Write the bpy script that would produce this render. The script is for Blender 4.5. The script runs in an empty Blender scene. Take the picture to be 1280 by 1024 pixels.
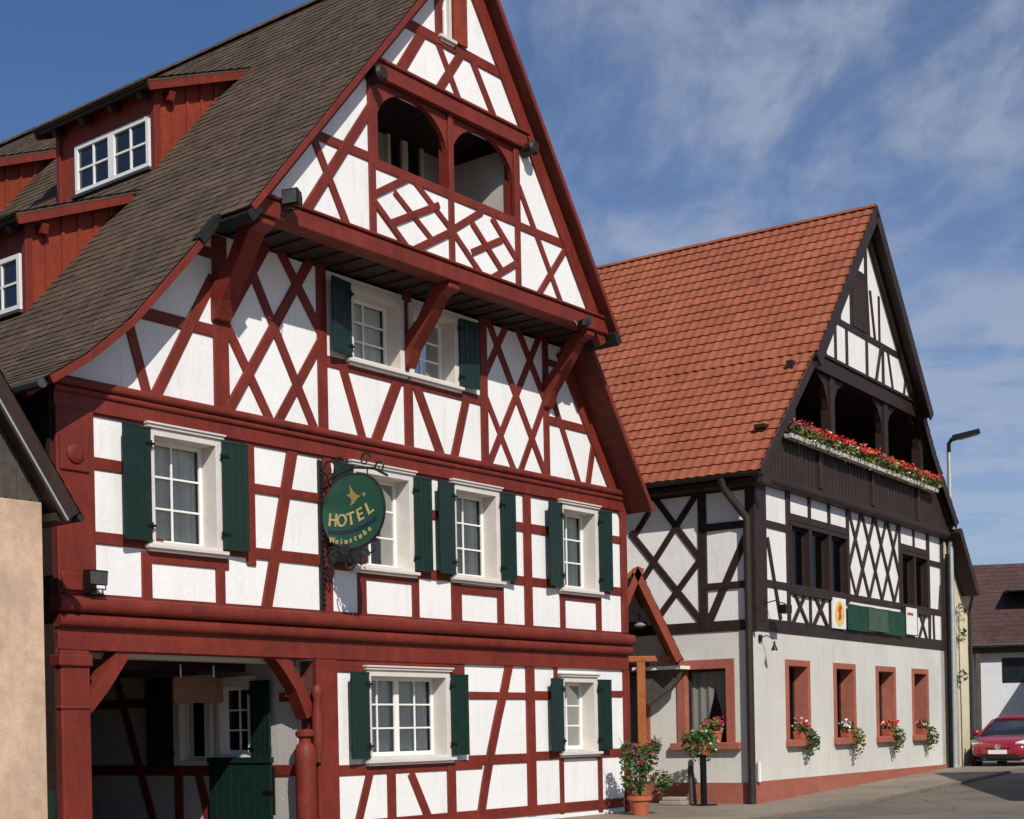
import bpy, bmesh, math, random
from mathutils import Vector, Matrix
from mathutils.geometry import tessellate_polygon, delaunay_2d_cdt
rnd = random.Random(7)
R = math.radians
scene = bpy.context.scene

# ---------------------------------------------------------------- camera, sky, sun
F, PX, PY, ROLL, CZ = 1850.0, 640.0, 915.0, 0.02, 1.6
cd = bpy.data.cameras.new('camera'); cam = bpy.data.objects.new('camera', cd)
scene.collection.objects.link(cam); scene.camera = cam
cd.sensor_fit = 'HORIZONTAL'; cd.sensor_width = 36; cd.lens = F/1280*36
cd.clip_end = 3000; cd.clip_start = 0.1
cam.location = (0, 0, CZ)
cam.rotation_euler = (Matrix.Rotation(R(90), 3, 'X') @ Matrix.Rotation(-ROLL, 3, 'Z')).to_euler()
# principal point (640, 915) of a 1280 x 1024 frame: a straight, level camera with the frame shifted up
cd.shift_x = 0.0; cd.shift_y = (PY-512)/1280
scene.render.resolution_x, scene.render.resolution_y = 1024, 819
scene.view_settings.view_transform = 'Standard'; scene.view_settings.look = 'None'
scene.view_settings.exposure = 0.0; scene.view_settings.gamma = 1

SUN_A, SUN_E = 19.0, 38.0        # bearing east of the camera's back, elevation
s_dir = Vector((math.sin(R(SUN_A))*math.cos(R(SUN_E)), -math.cos(R(SUN_A))*math.cos(R(SUN_E)), math.sin(R(SUN_E))))
sl = bpy.data.lights.new('sun', 'SUN'); sl.energy = 4.3; sl.angle = R(0.5); sl.color = (1.0, 0.95, 0.88)
sun = bpy.data.objects.new('sun', sl); scene.collection.objects.link(sun)
sun.rotation_euler = s_dir.to_track_quat('Z', 'Y').to_euler(); sun.location = (10, -20, 40)

world = bpy.data.worlds.new("World"); scene.world = world; world.use_nodes = True
wn, wl = world.node_tree.nodes, world.node_tree.links
wn.clear()
wo = wn.new('ShaderNodeOutputWorld'); bg = wn.new('ShaderNodeBackground'); bg.inputs[1].default_value = 0.07
sky = wn.new('ShaderNodeTexSky'); sky.sky_type = 'NISHITA'; sky.sun_disc = False
sky.sun_elevation = R(SUN_E); sky.sun_rotation = R(180-SUN_A)
sky.air_density = 1.0; sky.dust_density = 0.4; sky.ozone_density = 3.0
tc = wn.new('ShaderNodeTexCoord'); sep = wn.new('ShaderNodeSeparateXYZ'); wl.new(tc.outputs['Generated'], sep.inputs[0])
# clouds lie on a flat layer high above: direction divided by its height
mz = wn.new('ShaderNodeMath'); mz.operation = 'MAXIMUM'; mz.inputs[1].default_value = 0.03; wl.new(sep.outputs[2], mz.inputs[0])
az = wn.new('ShaderNodeMath'); az.operation = 'ADD'; az.inputs[1].default_value = 0.12; wl.new(mz.outputs[0], az.inputs[0])
dx = wn.new('ShaderNodeMath'); dx.operation = 'DIVIDE'; wl.new(sep.outputs[0], dx.inputs[0]); wl.new(az.outputs[0], dx.inputs[1])
dy = wn.new('ShaderNodeMath'); dy.operation = 'DIVIDE'; wl.new(sep.outputs[1], dy.inputs[0]); wl.new(az.outputs[0], dy.inputs[1])
cmb = wn.new('ShaderNodeCombineXYZ'); wl.new(dx.outputs[0], cmb.inputs[0]); wl.new(dy.outputs[0], cmb.inputs[1])
def wnoise(scale, detail, rough, sx, sy, rot, dist=0.0, loc=(0, 0, 0)):
    mp = wn.new('ShaderNodeMapping'); mp.inputs['Scale'].default_value = (sx, sy, 1); mp.inputs['Rotation'].default_value = (0, 0, R(rot))
    mp.inputs['Location'].default_value = loc
    wl.new(cmb.outputs[0], mp.inputs[0])
    n = wn.new('ShaderNodeTexNoise'); n.inputs['Scale'].default_value = scale; n.inputs['Detail'].default_value = detail
    n.inputs['Roughness'].default_value = rough; n.inputs['Distortion'].default_value = dist
    wl.new(mp.outputs[0], n.inputs['Vector']); return n.outputs['Fac']
def ramp(src, a, b, v0=0.0, v1=1.0):
    m = wn.new('ShaderNodeMapRange'); m.interpolation_type = 'SMOOTHSTEP'
    m.inputs[1].default_value = a; m.inputs[2].default_value = b; m.inputs[3].default_value = v0; m.inputs[4].default_value = v1
    wl.new(src, m.inputs[0]); return m.outputs[0]
def wmul(a, b):
    m = wn.new('ShaderNodeMath'); m.operation = 'MULTIPLY'; wl.new(a, m.inputs[0]); wl.new(b, m.inputs[1]); return m.outputs[0]
def wadd(a, b, k=1.0):
    m = wn.new('ShaderNodeMath'); m.operation = 'MULTIPLY_ADD'; m.inputs[1].default_value = k; wl.new(b, m.inputs[0]); wl.new(a, m.inputs[2]); return m.outputs[0]
bank = ramp(wnoise(0.8, 4, 0.5, 0.9, 0.75, -18, 0.3, (2.3, 0.9, 0)), 0.24, 0.52)
mott = ramp(wnoise(4.6, 9, 0.60, 1.25, 0.60, 8, 0.25, (0.3, 5.2, 0)), 0.36, 0.70, 0.18, 1.0)
streak = ramp(wnoise(1.6, 7, 0.6, 0.45, 1.3, -14, 0.5, (4.3, 2.2, 0)), 0.38, 0.64)
east = ramp(dx.outputs[0], -0.32, 0.35, 0.0, 1.0)
high = ramp(sep.outputs[2], 0.14, 0.30, 0.55, 1.0)
low = ramp(sep.outputs[2], 0.36, 0.16, 0.0, 0.9)
cl = wadd(wmul(wmul(bank, mott), high), wmul(streak, low))
cl = wmul(cl, east)
veil = ramp(sep.outputs[2], 0.46, 0.02, 0.05, 0.70)
veil_e = wmul(veil, ramp(dx.outputs[0], -0.6, 1.4, 0.12, 1.0))
mx = wn.new('ShaderNodeMath'); mx.operation = 'MAXIMUM'; wl.new(cl, mx.inputs[0]); wl.new(veil_e, mx.inputs[1])
ad = wn.new('ShaderNodeMath'); ad.operation = 'ADD'; ad.use_clamp = True
hf = wn.new('ShaderNodeMath'); hf.operation = 'MULTIPLY'; hf.inputs[1].default_value = 0.25; wl.new(cl, hf.inputs[0])
wl.new(mx.outputs[0], ad.inputs[0]); wl.new(hf.outputs[0], ad.inputs[1])
sc_ = wn.new('ShaderNodeMath'); sc_.operation = 'MULTIPLY'; sc_.inputs[1].default_value = 0.60; wl.new(ad.outputs[0], sc_.inputs[0])
cm = wn.new('ShaderNodeMix'); cm.data_type = 'RGBA'; cm.inputs[7].default_value = (6.2, 7.0, 8.6, 1)
tn = wn.new('ShaderNodeMix'); tn.data_type = 'RGBA'; tn.blend_type = 'MULTIPLY'; tn.inputs[0].default_value = 1; tn.inputs[7].default_value = (0.74, 0.92, 1.20, 1)
wl.new(sky.outputs[0], tn.inputs[6]); wl.new(sc_.outputs[0], cm.inputs[0]); wl.new(tn.outputs[2], cm.inputs[6])
wl.new(cm.outputs[2], bg.inputs[0]); wl.new(bg.outputs[0], wo.inputs[0])

# ---------------------------------------------------------------- measuring
def ray(x, y):
    a = (x-PX)/F; b = -(y-PY)/F; c, s = math.cos(ROLL), math.sin(ROLL)
    return Vector((a*c+b*s, 1, -a*s+b*c))
class Plane:
    """a vertical wall plane: u runs along it, z up, off outwards"""
    def __init__(s, o, deg):
        t = R(deg); s.o = Vector((o[0], o[1], 0)); s.deg = deg
        s.d = Vector((math.cos(t), math.sin(t), 0)); s.n = Vector((math.sin(t), -math.cos(t), 0))
    def P(s, u, z, off=0.0): return s.o + s.d*u + s.n*off + Vector((0, 0, z))
    def uz(s, x, y, off=0.0):
        r = ray(x, y); C = Vector((0, 0, CZ)); o = s.o + s.n*off
        p = C + r*((o-C).dot(s.n)/r.dot(s.n)); return ((p-s.o).dot(s.d), p.z)
def plane_px(px, depth, deg):
    r = ray(px, PY); return Plane((r.x*depth, depth), deg)
A = plane_px(785, 29.0, 51.8)          # street gable of the red framed house
B = plane_px(943, 30.8, 55.8)          # street gable of the brown framed house
Cc = Plane((B.o.x, B.o.y), 55.8-90)    # its alley side (u runs towards the street corner, negative = back)
def side_plane(pl, u):                 # faces -d of pl; u runs outwards to the street
    return Plane(pl.o + pl.d*u, pl.deg-90)
def flip_plane(pl, u):                 # faces +d of pl; u runs to the back
    return Plane(pl.o + pl.d*u, pl.deg+90)

# ---------------------------------------------------------------- materials
def new_mat(name):
    m = bpy.data.materials.new(name); m.use_nodes = True
    return m, m.node_tree.nodes, m.node_tree.links, m.node_tree.nodes['Principled BSDF']
def mat(name, col, var=0.12, scale=3.0, rough=0.7, bump=0.15, bscale=None, stretch=(1, 1, 1), metal=0.0, spec=0.3,
        col2=None, blotch=0.0, attr=None, coat=0.0, streak=0.0):
    m, N, L, b = new_mat(name)
    t = N.new('ShaderNodeTexCoord'); mp = N.new('ShaderNodeMapping'); mp.inputs['Scale'].default_value = stretch
    L.new(t.outputs['Object'], mp.inputs[0])
    n = N.new('ShaderNodeTexNoise'); n.inputs['Scale'].default_value = scale; n.inputs['Detail'].default_value = 6; n.inputs['Roughness'].default_value = 0.65
    L.new(mp.outputs[0], n.inputs['Vector'])
    mr = N.new('ShaderNodeMapRange'); mr.inputs[1].default_value = 0.3; mr.inputs[2].default_value = 0.7
    L.new(n.outputs['Fac'], mr.inputs[0])
    mi = N.new('ShaderNodeMix'); mi.data_type = 'RGBA'
    c2 = col2 or tuple(min(1, c*(1+var)) for c in col); c1 = tuple(c*(1-var) for c in col) if col2 is None else col
    mi.inputs[6].default_value = (*c1, 1); mi.inputs[7].default_value = (*c2, 1); L.new(mr.outputs[0], mi.inputs[0])
    out = mi.outputs[2]
    if streak:
        m3 = N.new('ShaderNodeMapping'); m3.inputs['Scale'].default_value = (5, 5, 0.45); L.new(t.outputs['Object'], m3.inputs[0])
        n4 = N.new('ShaderNodeTexNoise'); n4.inputs['Scale'].default_value = 1.6; n4.inputs['Detail'].default_value = 8; n4.inputs['Roughness'].default_value = 0.7; L.new(m3.outputs[0], n4.inputs['Vector'])
        r5 = N.new('ShaderNodeMapRange'); r5.inputs[1].default_value = 0.52; r5.inputs[2].default_value = 0.78; r5.inputs[3].default_value = 1; r5.inputs[4].default_value = 1-streak; L.new(n4.outputs[0], r5.inputs[0])
        m4 = N.new('ShaderNodeMix'); m4.data_type = 'RGBA'; m4.blend_type = 'MULTIPLY'; m4.inputs[0].default_value = 1
        L.new(out, m4.inputs[6]); L.new(r5.outputs[0], m4.inputs[7]); out = m4.outputs[2]
    if blotch:
        n2 = N.new('ShaderNodeTexNoise'); n2.inputs['Scale'].default_value = scale*0.22; n2.inputs['Detail'].default_value = 5
        L.new(t.outputs['Object'], n2.inputs['Vector'])
        r2 = N.new('ShaderNodeMapRange'); r2.inputs[1].default_value = 0.35; r2.inputs[2].default_value = 0.7; r2.inputs[3].default_value = 1.0; r2.inputs[4].default_value = 1-blotch
        L.new(n2.outputs['Fac'], r2.inputs[0])
        mm = N.new('ShaderNodeMix'); mm.data_type = 'RGBA'; mm.blend_type = 'MULTIPLY'; mm.inputs[0].default_value = 1
        L.new(out, mm.inputs[6]); L.new(r2.outputs[0], mm.inputs[7]); out = mm.outputs[2]
    if attr:
        at = N.new('ShaderNodeAttribute'); at.attribute_name = 'tone'
        r3 = N.new('ShaderNodeMapRange'); r3.inputs[3].default_value = 1-attr; r3.inputs[4].default_value = 1+attr
        L.new(at.outputs['Fac'], r3.inputs[0])
        mm = N.new('ShaderNodeMix'); mm.data_type = 'RGBA'; mm.blend_type = 'MULTIPLY'; mm.inputs[0].default_value = 1
        L.new(out, mm.inputs[6]); L.new(r3.outputs[0], mm.inputs[7]); out = mm.outputs[2]
    L.new(out, b.inputs['Base Color']); b.inputs['Roughness'].default_value = rough; b.inputs['Metallic'].default_value = metal
    b.inputs['Specular IOR Level'].default_value = spec
    if coat: b.inputs['Coat Weight'].default_value = coat; b.inputs['Coat Roughness'].default_value = 0.06
    if bump:
        n3 = N.new('ShaderNodeTexNoise'); n3.inputs['Scale'].default_value = bscale or scale*4; n3.inputs['Detail'].default_value = 4
        L.new(mp.outputs[0], n3.inputs['Vector'])
        bp = N.new('ShaderNodeBump'); bp.inputs['Strength'].default_value = bump; bp.inputs['Distance'].default_value = 0.02
        L.new(n3.outputs['Fac'], bp.inputs['Height']); L.new(bp.outputs[0], b.inputs['Normal'])
    return m
M = {}
M['plaster'] = mat('white_plaster', (0.83, 0.82, 0.79), 0.03, 2.2, 0.9, 0.3, 14, blotch=0.07, streak=0.16)
M['plaster_house'] = mat('grey_plaster', (0.66, 0.64, 0.57), 0.05, 1.5, 0.9, 0.15, 22, blotch=0.14, streak=0.2)
M['plaster_back'] = mat('white_plaster_b', (0.80, 0.78, 0.74), 0.04, 2.0, 0.9, 0.3, 14, blotch=0.08, streak=0.16)
M['red'] = mat('red_timber_paint', (0.185, 0.027, 0.016), 0.20, 5.0, 0.55, 0.35, 38, stretch=(1, 1, .5), spec=0.3, blotch=0.25, streak=0.25)
M['red_board'] = mat('red_board', (0.25, 0.040, 0.018), 0.18, 6.0, 0.55, 0.4, 22, blotch=0.2)
M['brown_timber'] = mat('dark_brown_timber', (0.032, 0.017, 0.014), 0.25, 6.0, 0.55, 0.4, 22, blotch=0.2)
M['brown_board'] = mat('dark_brown_board', (0.040, 0.022, 0.017), 0.25, 5.0, 0.6, 0.4, 20, blotch=0.25)
M['oak'] = mat('orange_stained_wood', (0.32, 0.10, 0.025), 0.22, 6.0, 0.45, 0.3, 24, blotch=0.15)
M['green'] = mat('dark_green_paint', (0.008, 0.025, 0.018), 0.15, 5.0, 0.4, 0.15, 18, spec=0.4)
M['casing'] = mat('cream_casing', (0.66, 0.61, 0.55), 0.06, 5.0, 0.6, 0.2, 18, blotch=0.08)
M['white'] = mat('white_paint', (0.80, 0.79, 0.74), 0.03, 6.0, 0.45, 0.05)
M['sand'] = mat('sandstone', (0.60, 0.42, 0.29), 0.14, 7.0, 0.9, 0.25, 40, blotch=0.22, streak=0.16)
M['red_stone'] = mat('red_sandstone', (0.36, 0.115, 0.075), 0.14, 7.0, 0.85, 0.3, 26, blotch=0.15)
M['tile_brown'] = mat('brown_plain_tile', (0.108, 0.073, 0.050), 0.2, 5.0, 0.85, 0.4, 30, blotch=0.30, attr=0.2)
M['tile_red'] = mat('red_pantile', (0.335, 0.098, 0.048), 0.12, 4.0, 0.85, 0.3, 30, blotch=0.20, attr=0.09, streak=0.22)
M['tile_dark'] = mat('dark_tile', (0.05, 0.035, 0.03), 0.25, 2.0, 0.85, 0.4, 20, blotch=0.2, attr=0.2)
M['black'] = mat('black_metal', (0.012, 0.012, 0.012), 0.2, 8, 0.4, 0.05, metal=0.4)
M['iron'] = mat('dark_iron', (0.035, 0.035, 0.033), 0.3, 12, 0.5, 0.3, metal=0.6)
M['zinc'] = mat('weathered_zinc', (0.09, 0.095, 0.09), 0.25, 6, 0.55, 0.1, metal=0.5)
M['galv'] = mat('galvanised_steel', (0.50, 0.52, 0.50), 0.12, 8, 0.45, 0.05, metal=0.6)
M['boards_grey'] = mat('weathered_grey_board', (0.085, 0.070, 0.058), 0.3, 7, 0.85, 0.5, 20, blotch=0.2)
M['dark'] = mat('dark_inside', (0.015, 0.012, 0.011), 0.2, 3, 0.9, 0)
M['sign_green'] = mat('sign_green', (0.010, 0.070, 0.042), 0.12, 6, 0.4, 0.05)
M['gold'] = mat('gold_paint', (0.33, 0.25, 0.085), 0.2, 20, 0.4, 0.1, metal=0.2)
M['cream_text'] = mat('pale_gold_paint', (0.46, 0.38, 0.17), 0.2, 20, 0.5, 0.05)
M['navy'] = mat('dark_blue_paint', (0.010, 0.018, 0.050), 0.2, 10, 0.5, 0.05)
M['sign_brown'] = mat('brown_sign_board', (0.17, 0.070, 0.040), 0.15, 6, 0.5, 0.1)
M['banner'] = mat('banner_green', (0.014, 0.060, 0.036), 0.25, 3, 0.75, 0.1, blotch=0.3)
M['banner_pale'] = mat('banner_pale', (0.06, 0.10, 0.07), 0.2, 4, 0.75, 0.1, blotch=0.2)
M['crest_red'] = mat('crest_red', (0.55, 0.06, 0.03), 0.2, 12, 0.6, 0.05)
M['crest_yellow'] = mat('crest_yellow', (0.75, 0.52, 0.14), 0.2, 12, 0.6, 0.05)
M['curtain'] = mat('net_curtain', (0.86, 0.84, 0.77), 0.08, 6, 0.9, 0.1)
M['terracotta'] = mat('terracotta', (0.42, 0.11, 0.05), 0.15, 10, 0.8, 0.2)
M['leaf'] = mat('leaf_green', (0.060, 0.105, 0.028), 0.35, 14, 0.55, 0.1, attr=0.5)
M['leaf_yellow'] = mat('leaf_yellow_green', (0.16, 0.19, 0.045), 0.3, 14, 0.55, 0.1, attr=0.4)
M['petal_red'] = mat('red_petal', (0.60, 0.03, 0.025), 0.3, 14, 0.6, 0.05, attr=0.3)
M['petal_pink'] = mat('pink_petal', (0.60, 0.06, 0.13), 0.3, 14, 0.6, 0.05, attr=0.3)
M['petal_orange'] = mat('orange_petal', (0.62, 0.10, 0.03), 0.3, 14, 0.6, 0.05, attr=0.3)
M['petal_white'] = mat('white_petal', (0.82, 0.80, 0.76), 0.05, 14, 0.6, 0.05)
M['pipe'] = mat('dark_brown_pipe', (0.045, 0.035, 0.028), 0.2, 8, 0.4, 0.05, metal=0.3)
M['cream_wall'] = mat('cream_render', (0.66, 0.58, 0.40), 0.08, 2, 0.9, 0.3, 14, blotch=0.15)
M['grey_wall'] = mat('pale_grey_render', (0.62, 0.62, 0.64), 0.05, 2, 0.9, 0.25, 14, blotch=0.1)
M['brown_roof'] = mat('plum_brown_tile', (0.085, 0.046, 0.040), 0.2, 3, 0.85, 0.3, 24, blotch=0.25, attr=0.15)
M['car_red'] = mat('car_red', (0.26, 0.008, 0.018), 0.04, 2, 0.3, 0, coat=1.0, spec=0.5)
M['chrome'] = mat('chrome', (0.75, 0.75, 0.75), 0.02, 2, 0.12, 0, metal=1.0)
M['rubber'] = mat('rubber', (0.015, 0.015, 0.015), 0.2, 8, 0.85, 0.1)
M['bollard'] = mat('yellowed_metal', (0.36, 0.31, 0.10), 0.15, 6, 0.6, 0.1, blotch=0.2)
M['cobble'] = mat('dark_cobble', (0.06, 0.052, 0.045), 0.3, 9, 0.9, 0.6, 14, blotch=0.2)
M['soffit_red'] = mat('shaded_soffit_paint', (0.13, 0.026, 0.017), 0.2, 6, 0.7, 0.3, 24, blotch=0.3)  # darker than the timber red: shading under the overhang is in the colour
M['shaded_passage_plaster'] = mat('shaded_passage_plaster', (0.56, 0.52, 0.48), 0.05, 2, 0.9, 0.3, 14, blotch=0.2, streak=0.2)  # white plaster toned down, with the passage shade put into the colour
M['kerb'] = mat('kerb_stone', (0.17, 0.145, 0.115), 0.2, 6, 0.9, 0.4, 24, blotch=0.2)
M['lace'] = mat('grey_lace', (0.24, 0.23, 0.20), 0.1, 6, 0.9, 0.1)
M['loggia'] = mat('loggia_plaster', (0.50, 0.46, 0.42), 0.1, 3, 0.9, 0.3, 14, blotch=0.2)
M['stone'] = mat('grey_stone', (0.34, 0.29, 0.23), 0.15, 6, 0.9, 0.4, 24, blotch=0.15)
M['pvc'] = mat('white_plastic', (0.72, 0.70, 0.66), 0.05, 6, 0.5, 0.02)
M['lines'] = mat('road_paint', (0.62, 0.60, 0.55), 0.2, 12, 0.8, 0.2, blotch=0.2)
def ground_mat(name, c1, c2, patch, cracks):
    m, N, L, b = new_mat(name)
    t = N.new('ShaderNodeTexCoord')
    n1 = N.new('ShaderNodeTexNoise'); n1.inputs['Scale'].default_value = 60; n1.inputs['Detail'].default_value = 6; n1.inputs['Roughness'].default_value = 0.8
    n2 = N.new('ShaderNodeTexNoise'); n2.inputs['Scale'].default_value = 0.5; n2.inputs['Detail'].default_value = 7
    for n in (n1, n2): L.new(t.outputs['Object'], n.inputs['Vector'])
    mi = N.new('ShaderNodeMix'); mi.data_type = 'RGBA'; mi.inputs[6].default_value = (*c1, 1); mi.inputs[7].default_value = (*c2, 1)
    r = N.new('ShaderNodeMapRange'); r.inputs[1].default_value = 0.3; r.inputs[2].default_value = 0.7; L.new(n1.outputs[0], r.inputs[0]); L.new(r.outputs[0], mi.inputs[0])
    r2 = N.new('ShaderNodeMapRange'); r2.inputs[1].default_value = 0.35; r2.inputs[2].default_value = 0.65; r2.inputs[3].default_value = 1-patch; r2.inputs[4].default_value = 1+patch
    L.new(n2.outputs[0], r2.inputs[0])
    mm = N.new('ShaderNodeMix'); mm.data_type = 'RGBA'; mm.blend_type = 'MULTIPLY'; mm.inputs[0].default_value = 1
    L.new(mi.outputs[2], mm.inputs[6]); L.new(r2.outputs[0], mm.inputs[7])
    v = N.new('ShaderNodeTexVoronoi'); v.feature = 'DISTANCE_TO_EDGE'; v.inputs['Scale'].default_value = cracks
    wv = N.new('ShaderNodeTexNoise'); wv.inputs['Scale'].default_value = 1.2; wv.inputs['Detail'].default_value = 5
    L.new(t.outputs['Object'], wv.inputs['Vector'])
    am = N.new('ShaderNodeVectorMath'); am.operation = 'ADD'; L.new(t.outputs['Object'], am.inputs[0]); L.new(wv.outputs['Color'], am.inputs[1]); L.new(am.outputs[0], v.inputs['Vector'])
    r4 = N.new('ShaderNodeMapRange'); r4.inputs[1].default_value = 0.0; r4.inputs[2].default_value = 0.012; r4.inputs[3].default_value = 0.6; r4.inputs[4].default_value = 1.0
    L.new(v.outputs[0], r4.inputs[0])
    m2 = N.new('ShaderNodeMix'); m2.data_type = 'RGBA'; m2.blend_type = 'MULTIPLY'; m2.inputs[0].default_value = 1
    L.new(mm.outputs[2], m2.inputs[6]); L.new(r4.outputs[0], m2.inputs[7]); L.new(m2.outputs[2], b.inputs['Base Color'])
    b.inputs['Roughness'].default_value = 0.9; b.inputs['Specular IOR Level'].default_value = 0.2
    bp = N.new('ShaderNodeBump'); bp.inputs['Strength'].default_value = 0.4; bp.inputs['Distance'].default_value = 0.01
    L.new(n1.outputs[0], bp.inputs['Height']); L.new(bp.outputs[0], b.inputs['Normal'])
    return m
M['asphalt'] = ground_mat('asphalt', (0.135, 0.112, 0.090), (0.21, 0.178, 0.145), 0.16, 0.22)
M['paving'] = ground_mat('pavement', (0.20, 0.165, 0.125), (0.30, 0.25, 0.195), 0.18, 0.5)
def glass_mat(name, tint, see):
    m, N, L, b = new_mat(name)
    N.remove(b); out = N['Material Output']
    tr = N.new('ShaderNodeBsdfTransparent'); tr.inputs[0].default_value = (*tint, 1)
    gl = N.new('ShaderNodeBsdfGlossy'); gl.inputs['Roughness'].default_value = 0.03; gl.inputs[0].default_value = (0.5, 0.52, 0.52, 1)
    n = N.new('ShaderNodeTexNoise'); n.inputs['Scale'].default_value = 2.5
    t = N.new('ShaderNodeTexCoord'); L.new(t.outputs['Object'], n.inputs['Vector'])
    bp = N.new('ShaderNodeBump'); bp.inputs['Strength'].default_value = 0.05; L.new(n.outputs[0], bp.inputs['Height']); L.new(bp.outputs[0], gl.inputs['Normal'])
    fr = N.new('ShaderNodeFresnel'); fr.inputs[0].default_value = 1.5; 
    mx_ = N.new('ShaderNodeMath'); mx_.operation = 'MULTIPLY_ADD'; mx_.inputs[1].default_value = 1.0; mx_.inputs[2].default_value = see
    L.new(fr.outputs[0], mx_.inputs[0])
    ms = N.new('ShaderNodeMixShader'); L.new(mx_.outputs[0], ms.inputs[0]); L.new(tr.outputs[0], ms.inputs[1]); L.new(gl.outputs[0], ms.inputs[2]); L.new(ms.outputs[0], out.inputs[0])
    return m
M['glass'] = glass_mat('window_glass', (0.92, 0.94, 0.92), 0.0)
M['car_glass'] = mat('car_glass', (0.012, 0.016, 0.02), 0.1, 2, 0.05, 0, spec=0.8)
M['lens'] = mat('lens', (0.55, 0.57, 0.58), 0.1, 6, 0.15, 0, spec=0.8)

# ---------------------------------------------------------------- object helpers
def tag(o, label=None, cat=None, group=None, kind=None):
    if label: o['label'] = label
    if cat: o['category'] = cat
    if group: o['group'] = group
    if kind: o['kind'] = kind
    return o
def empty(name, loc, label, cat, group=None):
    o = bpy.data.objects.new(name, None); scene.collection.objects.link(o); o.location = loc; o.empty_display_size = 0.3
    return tag(o, label, cat, group)
class MB:
    def __init__(s): s.v = []; s.f = []; s.mi = []; s.tone = []; s.cur = 0; s.t = 0.5
    def add(s, vs, fs):
        k = len(s.v); s.v += [Vector(v) for v in vs]
        for f in fs: s.f.append([k+i for i in f]); s.mi.append(s.cur); s.tone.append(s.t)
    def hexa(s, p):   # p: 8 corners, bottom ring 0-3, top ring 4-7
        s.add(p, [(0, 3, 2, 1), (4, 5, 6, 7), (0, 1, 5, 4), (1, 2, 6, 5), (2, 3, 7, 6), (3, 0, 4, 7)])
    def box(s, pl, u0, u1, z0, z1, o0, o1):
        P = pl.P
        s.hexa([P(u0, z0, o1), P(u1, z0, o1), P(u1, z0, o0), P(u0, z0, o0), P(u0, z1, o1), P(u1, z1, o1), P(u1, z1, o0), P(u0, z1, o0)])
    def beam(s, pl, a, b, w, o0, o1, w2=None):
        a = Vector(a); b = Vector(b); d = (b-a).normalized(); n = Vector((-d.y, d.x)); w2 = w2 or w
        q = [a-n*w/2, b-n*w2/2, b+n*w2/2, a+n*w/2]; P = pl.P
        lo = [P(c.x, c.y, o0) for c in q]; hi = [P(c.x, c.y, o1) for c in q]
        s.hexa(lo+hi)
    def poly(s, pl, pts, o0, o1, holes=()):   # solid plate with holes
        if not holes:
            loops = [[Vector((p[0], p[1], 0)) for p in pts]]; tris = tessellate_polygon(loops)
        else:
            vv = []; ee = []
            for l in [pts]+list(holes):
                k0 = len(vv); n = len(l); vv += [Vector((p[0], p[1])) for p in l]; ee += [(k0+i, k0+(i+1) % n) for i in range(n)]
            ov, oe, of, *_ = delaunay_2d_cdt(vv, ee, [], 0, 1e-7)
            def inside(p, l):
                c = False; n = len(l)
                for i in range(n):
                    x1, y1 = l[i]; x2, y2 = l[(i+1) % n]
                    if (y1 > p[1]) != (y2 > p[1]) and p[0] < (x2-x1)*(p[1]-y1)/(y2-y1)+x1: c = not c
                return c
            tris = []
            for f in of:
                cx = sum(ov[i][0] for i in f)/len(f); cy = sum(ov[i][1] for i in f)/len(f)
                if inside((cx, cy), pts) and not any(inside((cx, cy), h) for h in holes): tris.append(tuple(f))
            k = len(ov)
            s.add([pl.P(p[0], p[1], o1) for p in ov]+[pl.P(p[0], p[1], o0) for p in ov], tris+[tuple(k+i for i in reversed(t)) for t in tris])
            vs = []; fs = []
            for l in [pts]+list(holes):
                c = len(vs); n = len(l); vs += [pl.P(p[0], p[1], o1) for p in l]+[pl.P(p[0], p[1], o0) for p in l]
                fs += [(c+i, c+(i+1) % n, c+n+(i+1) % n, c+n+i) for i in range(n)]
            s.add(vs, fs); return
        flat = [p for l in loops for p in l]; k = len(flat)
        vs = [pl.P(p.x, p.y, o1) for p in flat] + [pl.P(p.x, p.y, o0) for p in flat]
        fs = [tuple(t) for t in tris] + [tuple(k+i for i in reversed(t)) for t in tris]
        c = 0
        for l in loops:
            n = len(l)
            for i in range(n): a, b = c+i, c+(i+1) % n; fs.append((a, b, k+b, k+a))
            c += n
        s.add(vs, fs)
    def tube(s, pts, r, n=8, r2=None):
        pts = [Vector(p) for p in pts]; rings = []
        m = len(pts)
        up = None
        for i, p in enumerate(pts):
            t = (pts[min(i+1, m-1)]-pts[max(i-1, 0)]).normalized()
            if up is None: up = Vector((0, 0, 1)) if abs(t.z) < 0.9 else Vector((1, 0, 0))
            x = t.cross(up).normalized(); y = x.cross(t).normalized(); up = y
            rr = r if r2 is None else r+(r2-r)*i/(m-1)
            rings.append([p+x*math.cos(2*math.pi*k/n)*rr+y*math.sin(2*math.pi*k/n)*rr for k in range(n)])
        vs = [v for ring in rings for v in ring]; fs = []
        for i in range(m-1):
            for k in range(n): a = i*n+k; b = i*n+(k+1) % n; fs.append((a, b, b+n, a+n))
        fs.append(tuple(range(n-1, -1, -1))); fs.append(tuple((m-1)*n+k for k in range(n)))
        s.add(vs, fs)
    def lathe(s, base, prof, n=16, axis=None):   # prof: (r, h)
        base = Vector(base); ax = (axis or Vector((0, 0, 1))).normalized()
        x = ax.orthogonal().normalized(); y = ax.cross(x); vs = []; fs = []
        for r, h in prof:
            for k in range(n): a = 2*math.pi*k/n; vs.append(base+ax*h+(x*math.cos(a)+y*math.sin(a))*r)
        m = len(prof)
        for i in range(m-1):
            for k in range(n): a = i*n+k; b = i*n+(k+1) % n; fs.append((a, b, b+n, a+n))
        fs.append(tuple(range(n-1, -1, -1))); fs.append(tuple((m-1)*n+k for k in range(n)))
        s.add(vs, fs)
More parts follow.
